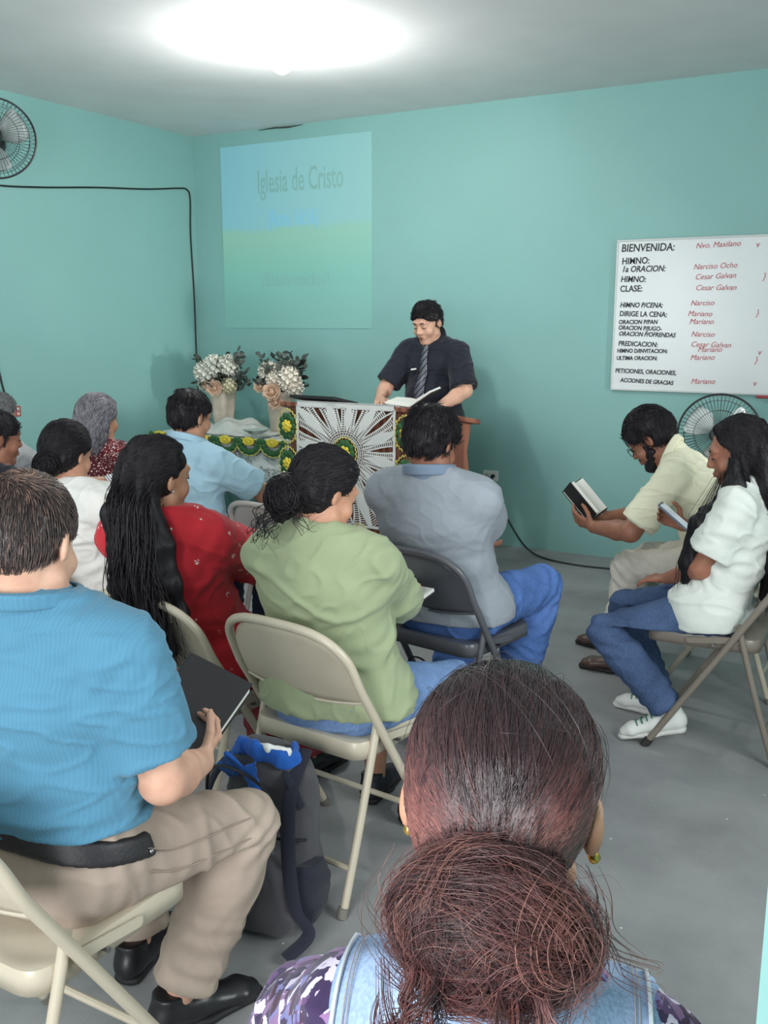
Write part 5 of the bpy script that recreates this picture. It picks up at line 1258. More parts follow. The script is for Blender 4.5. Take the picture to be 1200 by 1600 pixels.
p.trousers(plain('wine_red_trousers', (112, 28, 38), .8, bump=.2), c=.02, flare=.02, seed=32); p.shoes(m_shoeb, m_soleb); p.face(); 
for x in (-.082, .082): stud(p, x, mat=plain('silver', (214, 214, 214), .2, .9))
d = p.long_cap(None, .014, .034, -.075, .016)
B = lambda x, y, z: p.H(x, y, z)
d.ec(B(0, -.085, .01), B(0, -.105, -.10), (.070, .040), (.082, .036), p.Hr[:, 0], .03)
tv = verts(red_top); yb = lambda z: surf(tv, .03, z, False, .035); W0 = p.H(.02, -.1, -.1)
zt = p.nb[2]; W_ = [B(.015, -.105, -.10)] + [V(W0[0] + .030 + .012 * k, min(yb(zz) - .022, B(0, -.1, 0)[1] + .02), zz) for k, zz in enumerate((zt - .06, zt - .16, zt - .26, zt - .36))]; base = W_[0]
for k, (ra, rb_) in enumerate((((.082, .038), (.095, .036)), ((.095, .036), (.105, .036)), ((.105, .036), (.098, .032)), ((.098, .032), (.055, .020)))): d.ec(W_[k], W_[k + 1], ra, rb_, p.sx, .03)
v, f = d.mesh(); v = v + normals(v, f) * (.006 * waves(v, 55, 4, 7, (2.2, 2.2, .16)) + .002 * waves(v, 150, 9, 5, (2, 2, .2)))[:, None]
st = r.normal(size=(900, 3)); st[:, 1] = np.abs(st[:, 1]) * .5 - .25; st[:, 2] = np.abs(st[:, 2]) + .1; s1 = sweep_strands(p, st, (0, -1, -.45), 12, .0011, .035, 5, .14, (.091, .112, .099), cap=v)
rt = np.stack([r.uniform(-.085, .085, 1100), np.zeros(1100), r.uniform(-.02, .03, 1100)], 1); rt[:, 1] = -.032 * np.sqrt(1 - (rt[:, 0] / .09) ** 2) - .004; rt[:, 0] *= .75; rh = B(.0, -.062, .0); rt = rt + rh
s2 = locks(p, rt, 1.0, [(0, 0, 0)] + [tuple(base - rh + V(0, -.006, 0))] + [tuple((w_ - rh + V(0, -.014, 0)) * V(1.0, 1, 1)) for w_ in W_[1:]] + [tuple(W_[-1] - rh + V(.02, -.005, -.05))], 12, 22, .0013, .012, .028)
toned_hair(p, HBT, [(v, f, .06)] + [(a, b_, np.repeat(r.random(len(a) // 3) ** 2 * .7, 3)[:len(a)]) for a, b_ in (s1, s2)])
d = SDF(.005); d.el(B(-.055, -.110, -.018), (.016, .014, .013), None); sdf_obj(d, 'hair_tie', plain('pale_satin_bow', (206, 212, 210), .5), p.root)
RED = p

# --- man in the grey polo
p = Person('person in a grey polo shirt and blue jeans sitting just before the lectern', *seat('grey'), s=.965, g=1.16, lean=(-20, -9), head=(4, 26, 0), neck=-15, skin='brown', twist=12, pel=(.0, -.02, .527),
           hands=(LOC('grey', (-1.66, 3.50, .64)), LOC('grey', (-1.48, 3.44, .64))), elbow=((-1, -.6, -.7), (1, -.45, -.9)), curl=(35, 35), feet=((-.16, .20), (.04, .40)), knee_out=(-.2, .28), heel=(.03, .06))
p.body(); gp = fabric('grey_pique', (150, 156, 164), weave=500); p.top(gp, 'polo_shirt', c=.026, sleeve=.74, hem=.03, loose=.022, fold=.0030, seed=41, collar=.042, hip_extra=.012, collar_mat=fabric('slate_blue_rib', (122, 138, 158)))
p.trousers(m_jeanb, c=.020, flare=.026, seed=42, fold=.005); p.shoes(m_shoeb, m_soleW, lace=m_white); p.face(); p.short_hair(HB, .014, nape=-.068, rough=.0022, top_extra=.002)
GREY = p

# --- man in the pale blue shirt
p = Person('person in a pale blue shirt seated left of the empty chair, short black hair', *seat('lblue'), s=.93, g=1.08, lean=(-2, -2), head=(-2, 12, 0), neck=-9, skin='tan', pel=(.08, -.03, .52),
           hands=(LOC('lblue', (-2.66, 3.66, .72)), LOC('lblue', (-2.50, 3.60, .74))), elbow=((-1, -.6, -.7), (1, -.4, -.8)), curl=(40, 40), feet=((-.12, .4), (.12, .4)), knee_out=(-.15, .15))
p.body(); p.top(fabric('pale_blue_poplin', (166, 200, 216)), c=.018, sleeve=.78, hem=.0, loose=.024, fold=.0055, seed=51, collar=.036); p.trousers(plain('navy_trousers', (34, 40, 66), .8, bump=.2), c=.018, seed=52); p.shoes(m_shoeb, m_soleb); p.face(); p.short_hair(HB, .008, nape=-.062, rough=.0016)

# --- grey-haired woman in the red leopard blouse
def leopard(a, bb, c, sc):
    def ex(m, col):
        v = m.n('TexVoronoi', feature='DISTANCE_TO_EDGE'); v.inputs['Scale'].default_value = sc; m.l(m.mix(.04, m.tc.outputs['Object'], m.noise(20, 2)), v.inputs['Vector'])
        return m.mix(m.ramp(m.noise(7, 2), [(.40, (0, 0, 0, 1)), (.46, (1, 1, 1, 1))]), m.mix(m.math('GREATER_THAN', v.outputs['Distance'], .19), srgb(*a), srgb(*bb)), m.mix(m.math('GREATER_THAN', v.outputs['Distance'], .26), srgb(*c), srgb(*bb)))
    return ex
p = Person('person with shoulder-length grey hair in a dark red leopard-print blouse', *seat('lady'), s=.88, g=1.1, lean=(10, -8), head=(2, 6, 0), neck=-18, skin='tan', female=True, pel=(0, -.03, .522), feet=((-.1, .38), (.1, .38)))
p.body(); p.top(fabric('dark_red_leopard', (112, 26, 36), extra=leopard((112, 26, 36), (216, 190, 186), (84, 20, 30), 85)), 'blouse', c=.022, sleeve=.9, hem=.08, loose=.02, fold=.005, seed=61, hip_extra=.02); p.trousers(m_jeand, seed=62); p.shoes(m_shoeb, m_soleb); p.face()
HG = hair_mat('grey_streaked_hair_strands', (58, 54, 62), (186, 182, 190), attr=True)
d = p.long_cap(None, .018, .036, -.10, .02); d.ec(p.H(0, -.06, -.03), p.H(0, -.075, -.125), (.080, .055), (.070, .042), p.Hr[:, 0], .03)
v, f = d.mesh(); v = v + normals(v, f) * (.006 * waves(v, 60, 4, 7, (2.2, 2.2, .3)))[:, None]
st = r.normal(size=(1300, 3)); st[:, 1] = st[:, 1] * .5 + .05; st[:, 2] = np.abs(st[:, 2]) + .5; s1 = sweep_strands(p, st, (0, -.7, -.8), 14, .0014, .06, 5, .35, (.098, .118, .104), grow=.02, cap=v)
ra_ = r.uniform(-2.9, -.25, 500) ; rt = p.hc + (np.stack([.088 * np.cos(ra_), -.02 + .085 * np.sin(ra_), r.uniform(-.02, .03, 500)], 1) * p.hs) @ p.Hr.T
s9 = locks(p, rt, 1.0, [(0, 0, 0), (0, -.012, -.05), (0, -.008, -.10), (0, -.018, -.135)], 31, 14, .0016, .008, .014)
toned_hair(p, HG, [(s9[0], s9[1], np.repeat(r.random(len(s9[0]) // 3) ** 1.3 * .9, 3)), (v, f, np.clip(.22 + .18 * waves(v, 60, 8, 5, (2, 2, .2)), 0, 1)), (s1[0], s1[1], np.repeat(r.random(len(s1[0]) // 3) ** 1.3 * .9, 3))])

# --- woman in white with black trim
p = Person('person in a white top with black trim resting a hand on her neck', *seat('white'), s=.88, g=1.08, lean=(-10, -8), head=(14, 16, 0), neck=-20, skin='tan', female=True, pel=(.06, .04, .518),
           hands=(None, V(.085, -.01, .985)), elbow=((-1, -.6, -.7), (.5, 1, -.45)), hdir=(None, (-.9, -.35, .2)), palm=((0, 0, 1), (0, 0, -1)), curl=(40, 40), feet=((-.1, .38), (.1, .38)))
p.body(); wt = fabric('white_ribbed_jersey', (228, 226, 220)); p.top(wt, c=.022, sleeve=.60, hem=.02, loose=.02, fold=.0055, seed=71, hip_extra=.02)
ws = M('striped_cuff', .85); w = ws.n('TexWave', wave_type='BANDS', bands_direction='DIAGONAL'); w.inputs['Scale'].default_value = 42; ws.l(ws.tc.outputs['Object'], w.inputs['Vector']); ws.color(ws.ramp(w.outputs[1], [(.25, srgb(86, 86, 96)), (.4, srgb(224, 226, 228))])); ws = ws.done()
d = SDF(.005); S, E = p.S[1], p.E[1]; d.ec(S + (E - S) * .55, S + (E - S) * .97, .082, .066, None, .02, cuta=True, cutb=True); v, f = d.mesh(); v = folds(v, f, .004, 3); link('cuff', mesh_from('cuff', v, f), ws, p.root)
sk = fabric('leopard_print_skirt_cloth', (150, 120, 104), extra=leopard((150, 120, 108), (34, 26, 28), (150, 124, 112), 90)); p.trousers(sk, 'trousers', c=.03, flare=.05, seed=72); p.shoes(m_shoeb, m_soleb); p.face()
b = MB(); tv = verts(p.root.children[1]); cy = p.pel
for ang in np.linspace(-2.9, -.2, 2): pass
def ring_on(tv, z, n=40, out=.003):
    pts = []
    c0 = tv[np.abs(tv[:, 2] - z) < .012][:, :2]; m0 = c0.mean(0); a_ = np.arctan2(c0[:, 1] - m0[1], c0[:, 0] - m0[0])
    for k in range(n):
        a = -pi + 2 * pi * k / n; dlt = np.abs((a_ - a + pi) % (2 * pi) - pi); s_ = c0[dlt < .12]
        if len(s_): rr = np.linalg.norm(s_ - m0, axis=1).max() + out; pts.append((m0[0] + rr * math.cos(a), m0[1] + rr * math.sin(a), z))
    return pts
b.tube(ring_on(tv, p.pel[2] + .03), .0045, 6, closed=True); b.build('hem_trim', m_black, p.root)
b = MB(); vb = lambda x, z: (x, surf(tv, x, z, False) - .001, z)
b.tube(smooth_path([vb(.13, .92), vb(.105, .885), vb(.088, .84), vb(.08, .79)], 5), .0055, 6); b.build('back_trim', m_black, p.root)
d = p.long_cap(None, .014, .028, -.085); d.el(p.H(0, -.105, -.055), V(.046, .036, .040), p.Hr, .02); v, f = d.mesh(); v = v + normals(v, f) * (.003 * waves(v, 130, 4, 7, (2.2, 2.2, .5)))[:, None]
st = r.normal(size=(700, 3)); st[:, 1] = np.abs(st[:, 1]) * .6 - .1; st[:, 2] = np.abs(st[:, 2]) * .9; s1 = sweep_strands(p, st, (0, -1, -.5), 12, .0011, .04, 5, .12, (.091, .112, .099), cap=v); s2 = curls(p.H(0, -.107, -.055), p.Hr, (.05, .040, .045), 350, 12, 3, .0013, 6, (0, .3, 1), .7, (.85, 1.1))
toned_hair(p, HBT, [(v, f, .06)] + [(a, b_, np.repeat(r.random(len(a) // 3) ** 2 * .6, 3)[:len(a)]) for a, b_ in (s1, s2)])

# --- child in black and the grey-haired person at the edge
p = Person('child in a black T-shirt with cropped dark hair by the left wall', *seat('boy'), s=.865, g=.98, lean=(12, 0), head=(-14, 10, 0), skin='brown', pel=(-.03, -.05, .518), neck=-6, feet=((-.1, .34), (.1, .34)))
p.body(); p.top(fabric('black_jersey', (30, 32, 40)), 't_shirt', c=.02, sleeve=.7, hem=.03, loose=.02, seed=81, collar=None, neck_drop=-.012); p.trousers(m_jeand, seed=82); p.shoes(m_shoeb, m_soleW); p.face(); p.short_hair(HB, .007, rough=.0012)
p = Person('person with grey hair in a pale shirt at the left edge of the picture', *seat('elder'), s=.87, g=1.0, lean=(-14, 6), head=(0, 8, 0), skin='tan', pel=(0, -.02, .515), neck=-14, feet=((-.1, .38), (.1, .38)))
p.body(); p.top(fabric('pale_grey_cotton', (176, 178, 180)), c=.018, sleeve=.7, hem=.02, loose=.02, seed=91, collar=.03); p.trousers(m_jeand, seed=92); p.shoes(m_shoeb, m_soleb); p.face(); p.short_hair(hair_mat('light_grey_hair', (92, 94, 94), (150, 152, 152)), .012, rough=.002)

# --- woman in the foreground
def floral(m, col):
    v = m.n('TexVoronoi'); v.inputs['Scale'].default_value = 62; m.l(m.mix(.05, m.tc.outputs['Object'], m.noise(26, 3)), v.inputs['Vector'])
    s_ = m.n('SeparateColor'); m.l(v.outputs['Color'], s_.inputs[0])
    c = m.ramp(s_.outputs[0], [(0, srgb(58, 42, 78)), (.28, srgb(98, 68, 112)), (.50, srgb(140, 106, 148)), (.66, srgb(120, 118, 172)), (.80, srgb(214, 202, 222)), (.92, srgb(72, 40, 64))], 'CONSTANT')
    return m.mix(m.math('LESS_THAN', v.outputs['Distance'], .16), c, srgb(190, 170, 200))
m_flor = fabric('purple_floral_chiffon', (110, 84, 130), extra=floral); m_vest = denim('washed_denim', (150, 172, 204))
p = Person('person in a sleeveless denim vest over purple floral sleeves, reddish messy bun, foreground', *seat('front'), s=.82, g=1.16, lean=(2, -4), head=(3, 21, 0), neck=-3, necklen=.215, headscale=1.19, ear=.0085, twist=8, pel=(.055, -.03, .480), elbow=((-1, -.1, -.62), (1, -.1, -.62)), hands=(V(-.18, .26, .60), V(.18, .26, .60)), skin='tan', female=True, h=.0055, feet=((-.1, .38), (.1, .38)), knee_out=(-.1, .1))
p.body(); p.top(m_flor, 'blouse', c=.018, sleeve=1.4, hem=.05, loose=.03, fold=.006, seed=101); vo = p.top(m_vest, 'denim_vest', c=.029, hem=.02, fold=.003, seed=102, vest=True, collar=None, hip_extra=.01)
p.trousers(m_jeand, seed=103); p.shoes(m_shoeb, m_soleb); p.face(); g_ = plain('gold', (222, 180, 90), .2, .9)
for x in (-.090, .090): stud(p, x, -.038, g_, .0065)
vv = verts(vo); m_st = plain('pale_denim_edge', (206, 214, 222), .8); m_thr = plain('ochre_thread', (166, 158, 156), .8)
for i in (0, 1):
    sg = (-1, 1)[i]; S = p.S[i]; ex = S + p.sx * sg * .011; up = p.up; fw = p.fw
    for off, rad_, mt in ((0, .0022, m_st), (-.010, .0007, m_thr), (-.014, .0007, m_thr)):
        n = 20; pts = []
        for k in range(n + 1):
            a = R_(205) - R_(230) * k / n    # round the shoulder from the back underarm over the top to the front
            dirv = fw * math.cos(a) * -1 + up * math.sin(a)
            org = ex + p.sx * sg * off; m = np.abs((vv - org) @ p.sx) < .007
            q = vv[m] - org; pr = q @ dirv; side_ = np.linalg.norm(q - np.outer(q @ dirv, dirv) - np.outer(q @ p.sx, p.sx), axis=1); ok = (side_ < .016) & (pr > 0)
            if ok.any(): pts.append(org + dirv * (min(pr[ok].max(), .16) + .001))
        if len(pts) > 3: b = MB(); b.tube(pts, rad_, 6); b.build('armhole_edge' if off == 0 else 'stitching', mt, p.root)
b = MB(); pts = [(x, surf(vv, x, z, False) - .001, z) for x, z in [(xx, p.nb[2] - .085 - .25 * xx * xx) for xx in np.linspace(-.15, .15, 16)]]; b.tube(pts, .0014, 5); b.build('yoke_seam', m_thr, p.root)
HF = M('reddish_brown_hair', .33, .6); a = HF.n('Attribute', attribute_name='tone'); HF.color(HF.ramp(a.outputs['Fac'], [(0, srgb(38, 28, 32)), (.4, srgb(70, 46, 48)), (.72, srgb(122, 74, 70)), (1, srgb(190, 136, 122))])); HF.b.inputs['Coat Weight'].default_value = .15; HF = HF.done()
d = p.long_cap(None, .014, .034, -.08, .016); [d.el(p.H(x * .094, .002, -.016), V(.030, .034, .046), p.Hr, .005, mode='s') for x in (-1, 1)]; d.el(p.H(.01, -.112, -.086), V(.068, .042, .050), p.Hr, .03)
v, f = d.mesh(); v = v + normals(v, f) * (.0016 * waves(v, 160, 4, 7, (2.4, 2.4, .3)))[:, None]
N1 = 7500; st = r.normal(size=(N1, 3)); st[:, 2] = np.abs(st[:, 2]) * .9 + .02; st[:, 1] = st[:, 1] * .55 + .28; st[:, 0] *= 1.1
keep = ~((st[:, 1] > .25) & (st[:, 2] < .45 * st[:, 1])); st = st[keep]; N1 = len(st)
s1 = sweep_strands(p, st, (.10, -.94, -1.15), 20, .00055, .030, 15, .16, (.0905, .1115, .0985), grow=.010, cap=v)
sidey = np.clip(np.abs(st[:, 0]) / np.linalg.norm(st, axis=1) * 1.25 - .35, 0, 1); lockv = .5 + .5 * np.sin(np.arctan2(st[:, 0], st[:, 2]) * 23 + np.sin(st[:, 0] * 9)); t1 = np.clip(.06 + .66 * sidey + .26 * lockv * r.random(N1), 0, 1)
def along(n, m, root, tip): return np.repeat(((root[:, None] + (tip - root)[:, None] * np.linspace(0, 1, m)[None] ** 2.2).clip(0, 1)).reshape(-1), 3)
T1 = along(N1, 20, t1, np.clip(t1 + .28 + .2 * r.random(N1), 0, 1))
bc = p.H(.012, -.118, -.088)
def clumps(ng, per, n_pts, length, rad, seed, axis, wild, shell, radii, width, fray=.5):
    """locks of many fine hairs winding round the bun"""
    q = np.random.default_rng(seed); gd = q.normal(size=(ng, 3)); gd /= np.linalg.norm(gd, axis=1, keepdims=True)
    ax = np.asarray(axis, float)[None] + q.normal(size=(ng, 3)) * wild; ax /= np.linalg.norm(ax, axis=1, keepdims=True); k = q.uniform(*shell, size=(ng, 1)); L = length * q.uniform(.5, 1.3, size=(ng, 1)); out = []; fr = []
    ph = q.random((ng, 1)) * 6.28
    for j in range(n_pts):
        out.append(gd * k); t = np.cross(ax, gd); t /= np.linalg.norm(t, axis=1, keepdims=True) + 1e-9; w_ = np.cross(gd, t); fr.append((w_, gd))
        gd = gd + t * L / n_pts + w_ * .22 * np.cos(ph + j * .55) * L / n_pts; gd /= np.linalg.norm(gd, axis=1, keepdims=True); k = k + .010 * np.sin(ph * 2 + j * .7)
    G = np.stack(out, 1) * np.array(radii); Wd = np.stack([a for a, _ in fr], 1); Up = np.stack([b_ for _, b_ in fr], 1); tt_ = np.linspace(0, 1, n_pts)[None, None, :, None]
    a_ = q.normal(size=(ng, per, 1, 1)); b2 = q.normal(size=(ng, per, 1, 1)); wd = width * q.uniform(.6, 1.4, size=(ng, 1, 1, 1))
    env = 1 + fray * tt_ + .5 * np.sin(tt_ * 5 + a_ * 2)
    P = G[:, None] + (Wd[:, None] * a_ + .45 * Up[:, None] * b2) * wd * env + q.normal(size=(ng, per, n_pts, 3)) * .0004
    P = P.reshape(ng * per, n_pts, 3) @ p.Hr.T + bc
    return tubes(P, rad, 3), np.repeat(q.random(ng), per)
rB = (.076, .050, .056)
c1, g1 = clumps(290, 56, 20, 2.0, .00030, 16, (.1, .75, .35), 1.0, (.76, 1.05), rB, .0078); n1 = 290 * 56; tt = np.clip(.16 + .72 * g1 + .34 * (r.random(n1) - .45), 0, 1); C1 = along(n1, 20, tt * .75, np.clip(tt + .12, 0, 1))
c2, g2 = clumps(60, 18, 24, 2.2, .00032, 26, (.4, .6, .6), 1.2, (1.0, 1.22), rB, .0065, 1.3); n2 = 60 * 18; tt = np.clip(.45 + .5 * g2 + .1 * r.random(n2), 0, 1); C2 = along(n2, 24, tt * .85, tt)
def wisps(pts0, way, n, seed, per, jit, curl, rad=.0004):
    q = np.random.default_rng(seed); ro = np.repeat(pts0, per, 0) + q.normal(size=(len(pts0) * per, 3)) * .003; t_ = np.linspace(0, 1, n); out = []
    gj = np.repeat(q.normal(size=(len(pts0), 3)), per, 0); gl = np.repeat(q.uniform(.5, 1.05, len(pts0)), per); gp = np.repeat(q.random(len(pts0)) * 6.28, per)
    Wp = np.stack([np.interp(t_, np.linspace(0, 1, len(way)), [s_[i] for s_ in way]) for i in range(3)], -1)
    Q = ro[:, None] + Wp[None] * gl[:, None, None] + gj[:, None] * jit * t_[None, :, None] + q.normal(size=(len(ro), 1, 3)) * .004 * t_[None, :, None]
    Q[..., 0] += curl * np.sin(t_[None] * 8 + gp[:, None]) * t_[None]; Q[..., 1] += curl * .6 * np.cos(t_[None] * 7 + gp[:, None]) * t_[None]
    return tubes(Q, rad, 3)
rt = bc + np.stack([r.uniform(-.075, .075, 26), r.uniform(-.045, -.02, 26), r.uniform(-.06, -.02, 26)], 1) @ p.Hr.T
s3 = wisps(rt, [(0, 0, 0), (.006, -.022, -.03), (-.004, -.018, -.065), (.014, -.006, -.085)], 18, 17, 18, .02, .012); n3 = 26 * 18; t3 = np.repeat(r.random(26), 18) * .5 + .45; T3 = along(n3, 18, t3 * .8, t3)
rt2 = bc + np.stack([r.choice([-1, 1], 14) * r.uniform(.06, .085, 14), r.uniform(-.01, .06, 14), r.uniform(-.04, .06, 14)], 1) @ p.Hr.T
s4 = wisps(rt2, [(0, 0, 0), (.004, -.012, -.035), (.006, -.006, -.08), (-.006, .0, -.11)], 18, 18, 5, .03, .014, .00045); n4 = 14 * 5; t4 = r.random(n4) * .4 + .55; T4 = along(n4, 18, t4 * .8, t4)
stf = r.normal(size=(60, 3)); stf[:, 2] = np.abs(stf[:, 2]) + .3; s5 = sweep_strands(p, stf, (.3, -.8, -.3), 14, .0003, .07, 19, .5, (.092, .113, .100), grow=.03); T5 = along(60, 14, np.full(60, .25), np.full(60, .6))
toned_hair(p, HF, [(v, f, .05), (*s1, T1), (*c1, C1), (*c2, C2), (*s3, T3), (*s4, T4), (*s5, T5)])
FRONT = p

# --- man in cream by the wall
p = Person('person in a cream polo with glasses and beard bending over an open bible', *seat('cream'), s=.97, g=1.08, lean=(38, 27), head=(-4, 40, 0), neck=20, skin='brown', h=.0052, pel=(-.03, -.05, .53),
           hands=(LOC('cream', (-1.235, 4.06, .655)), LOC('cream', (-1.235, 4.24, .665))), elbow=((-1, -.3, -.9), (1, -.3, -.9)), hdir=((.25, .95, .25), (-.25, .95, .25)), palm=((.8, .15, .55), (-.8, .15, .55)), curl=(35, 35), feet=((-.16, .37), (.10, .50)), knee_out=(-.15, .2))
p.body(); cr = fabric('cream_pique', (232, 228, 200), weave=500); p.top(cr, 'polo_shirt', c=.019, sleeve=.86, hem=.02, loose=.020, fold=.0055, seed=111, collar=.040); p.trousers(plain('off_white_chinos', (200, 194, 182), .8, var=.06, bump=.15), c=.020, flare=.026, fold=.0055, seed=112); p.shoes(plain('brown_leather_shoe', (84, 62, 54), .4, bump=.1, scale=80), m_soleb); p.face()
hh = p.short_hair(HB, .014, nape=-.060, front=.082, rough=.004, top_extra=.010, freq=30)
def hpts(arr): return p.hc + (np.asarray(arr) * p.hs) @ p.Hr.T
n = 520; dd = r.normal(size=(n, 3)); dd[:, 2] = np.abs(dd[:, 2]) + .9; dd[:, 1] += .3; s1 = sweep_strands(p, dd, (.1, .8, 1.0), 9, .0022, .16, 33, .5, (.086, .108, .104), grow=.03)
toned_hair(p, HBT, [(s1[0], s1[1], np.repeat(r.random(len(s1[0]) // 3) ** 2 * .5, 3))], 'curly_fringe')
d = SDF(.004); H, R, hs = p.H, p.Hr, p.hs
d.ec(H(-.058, .012, -.055), H(-.022, .066, -.098), .0225 * hs, .024 * hs, None, .02); d.ec(H(.058, .012, -.055), H(.022, .066, -.098), .0225 * hs, .024 * hs, None, .02); d.ec(H(-.02, .070, -.100), H(.02, .070, -.100), .025 * hs, .025 * hs, None, .02)
for x in (-1, 1): d.ec(H(x * .060, .026, -.012), H(x * .052, .022, -.055), .009 * hs, .020 * hs, None, .014)
d.ec(H(-.024, .092, -.046), H(.024, .092, -.046), .008 * hs, .008 * hs, None, .006); d.el(H(0, .105, -.062), (.024 * hs, .02, .012 * hs), R, .01, mode='s')
v, f = d.mesh(); v = v + normals(v, f) * (.0015 * waves(v, 300, 4, 6))[:, None]; link('beard', mesh_from('beard', v, f), HB, p.root)
b = MB()
for x in (-1, 1): b.tube([H(x * .032 + .024 * math.cos(a), .108 - .004 * abs(math.cos(a)), .006 + .019 * math.sin(a)) for a in np.linspace(0, 2 * pi, 25)[:-1]], .0016, 6, closed=True); b.tube([H(x * .056, .104, .012), H(x * .078, .05, .012), H(x * .086, -.005, .008), H(x * .086, -.018, -.01)], .0016, 6)
b.tube([H(-.009, .108, .010), H(0, .111, .013), H(.009, .108, .010)], .0016, 6); b.build('eyeglasses', m_black, p.root)
CREAM = p

# --- woman with the phone
p = Person('person with very long dark hair in a white blouse and dark jeans holding a phone', *seat('phone'), s=.885, g=1.05, lean=(-15, -3), head=(10, 18, 0), neck=-2, headscale=1.06, skin='brown', female=True, pel=(-.04, .015, .515),
           hands=(LOC('phone', (-.79, 3.56, .60)), LOC('phone', (-.80, 3.80, .76))), elbow=((-1, -.5, -.5), (1, -.3, -.9)), hdir=((.3, .95, -.2), (-.4, .8, .4)), palm=((.2, 0, -1), (-.8, .0, .5)), curl=(25, 45), feet=((-.17, .12), (.09, .22)), knee_out=(-.22, .1), heel=(.045, .0))
p.fdir = [(-.25, 1, 0), (.0, 1, 0)]
p.body(); wh_top = p.top(fabric('white_crepe_blouse', (216, 220, 212)), 'blouse', c=.022, sleeve=.72, hem=.05, loose=.030, fold=.0055, seed=121, hip_extra=.02); p.trousers(m_jeand, c=.014, flare=.012, seed=122); p.shoes(plain('white_canvas', (212, 214, 208), .7, var=.04), m_soleW, lace=plain('green_laces', (60, 120, 92), .8), pitch=(-14, 0)); p.face()
d = p.long_cap(None, .018, .040, -.10, .018); B = p.H
d.ec(B(0, -.06, .0), B(0, -.08, -.13), (.088, .060), (.095, .052), p.Hr[:, 0], .03); q0 = B(0, -.08, -.13); tv = verts(wh_top); yb = lambda z: surf(tv, 0, z, False, .03) - .02; q1, q2, q3_ = [V(0, yb(p.nb[2] + zz), p.nb[2] + zz) for zz in (-.12, -.27, -.40)]
d.ec(q0, q1, (.095, .052), (.105, .045), p.sx, .03); d.ec(q1, q2, (.105, .045), (.085, .034), p.sx, .03); d.ec(q2, q3_, (.085, .034), (.03, .016), p.sx, .03)
fl = [B(-.078, .01, -.03), B(-.098, .035, -.13), p.S[0] + V(.035, .105, -.07), p.S[0] + V(.03, .150, -.22), p.S[0] + V(.04, .150, -.34)]
d.polyline(fl, [.032, .042, .046, .036, .012], .03)
d.polyline([B(.078, .01, -.03), B(.09, .03, -.12), p.S[1] + V(-.06, .08, -.08)], [.03, .036, .02], .03)
v, f = d.mesh(); v = v + normals(v, f) * (.006 * waves(v, 50, 4, 7, (2.2, 2.2, .16)) + .002 * waves(v, 150, 9, 5, (2, 2, .2)))[:, None]
st = r.normal(size=(900, 3)); st[:, 1] = st[:, 1] * .5 + .1; st[:, 2] = np.abs(st[:, 2]) + .4; s1 = sweep_strands(p, st, (0, -.55, -.9), 14, .0012, .04, 5, .5, (.097, .117, .103), cap=v)
rt = np.stack([r.uniform(-.09, .09, 700), np.zeros(700), r.uniform(-.05, .05, 700)], 1); rt[:, 1] = -.045 * np.sqrt(1 - (rt[:, 0] / .1) ** 2); rt = rt + q0
s2 = locks(p, rt, 1.0, [(0, 0, 0), tuple(q1 - q0), tuple(q2 - q0), tuple(q3_ - q0 + V(0, 0, -.04))], 12, 14, .0013, .008, .012)
rt = fl[1] + r.normal(size=(220, 3)) * .013; s3 = locks(p, rt, 1.0, [(0, 0, 0), tuple(fl[2] - fl[1]), tuple(fl[3] - fl[1]), tuple((fl[4] - fl[1]) * 1.08)], 13, 14, .0013, .006, .012)
toned_hair(p, HBT, [(v, f, .05)] + [(a, b_, np.repeat(r.random(len(a) // 3) ** 2 * .6, 3)[:len(a)]) for a, b_ in (s1, s2, s3)])
PHONE = p

# --- man standing at the lectern
p = Person('person in a black shirt and striped tie standing behind the lectern, reading aloud', (-2.815, 5.64, 0), R_(180), s=.97, g=1.22, lean=(0, 8), head=(-8, 24, 0), neck=6, skin='fair', h=.0048, stand=True, pel=(0, 0, .905), headscale=1.05,
           hands=(V(-.21, .34, 1.03), V(.19, .38, 1.065)), elbow=((-1, -.3, -1.1), (1, -.3, -1.1)), hdir=((.35, .9, -.1), (-.45, .85, -.05)), palm=((.2, .2, -1), (-.3, .2, -.9)), curl=(18, 25), feet=((-.13, .0), (.13, .0)), knee_out=(-.1, .1))
p.body(); bs = fabric('black_shirt_cotton', (30, 32, 44), var=.2); so = p.top(bs, c=.016, sleeve=.93, hem=.06, loose=.026, fold=.004, seed=131, collar=.038); p.trousers(plain('black_trousers', (28, 28, 32), .8, bump=.2), c=.02, flare=.03, seed=132); p.shoes(m_shoeb, m_soleb); p.face()
p.short_hair(HB, .008, nape=-.05, front=.082, rough=.0025, top_extra=.006, side_z=.02)
st = r.normal(size=(420, 3)); st[:, 1] = np.abs(st[:, 1]) * .6 + .1; st[:, 2] = np.abs(st[:, 2]) + 1.2; s1 = sweep_strands(p, st, (-.15, .72, .95), 8, .0016, .12, 43, .22, (.084, .106, .101), grow=.03); toned_hair(p, HBT, [(s1[0], s1[1], np.repeat(r.random(len(s1[0]) // 3) ** 2 * .4, 3))], 'fringe')
sv_ = verts(so); m_tie = M('striped_silk_tie', .45, .4); w = m_tie.n('TexWave', wave_type='BANDS', bands_direction='X'); w.inputs['Scale'].default_value = 11; m_tie.l(m_tie.vec((1, 0, 1), (0, R_(38), 0)), w.inputs['Vector']); m_tie.color(m_tie.ramp(w.outputs[1], [(.52, srgb(34, 36, 48)), (.60, srgb(168, 170, 178)), (.80, srgb(150, 152, 160)), (.9, srgb(40, 42, 54))])); m_tie = m_tie.done()
b = MB(); zs = np.linspace(p.nb[2] - .01, p.nb[2] - .46, 16); L_ = []; 
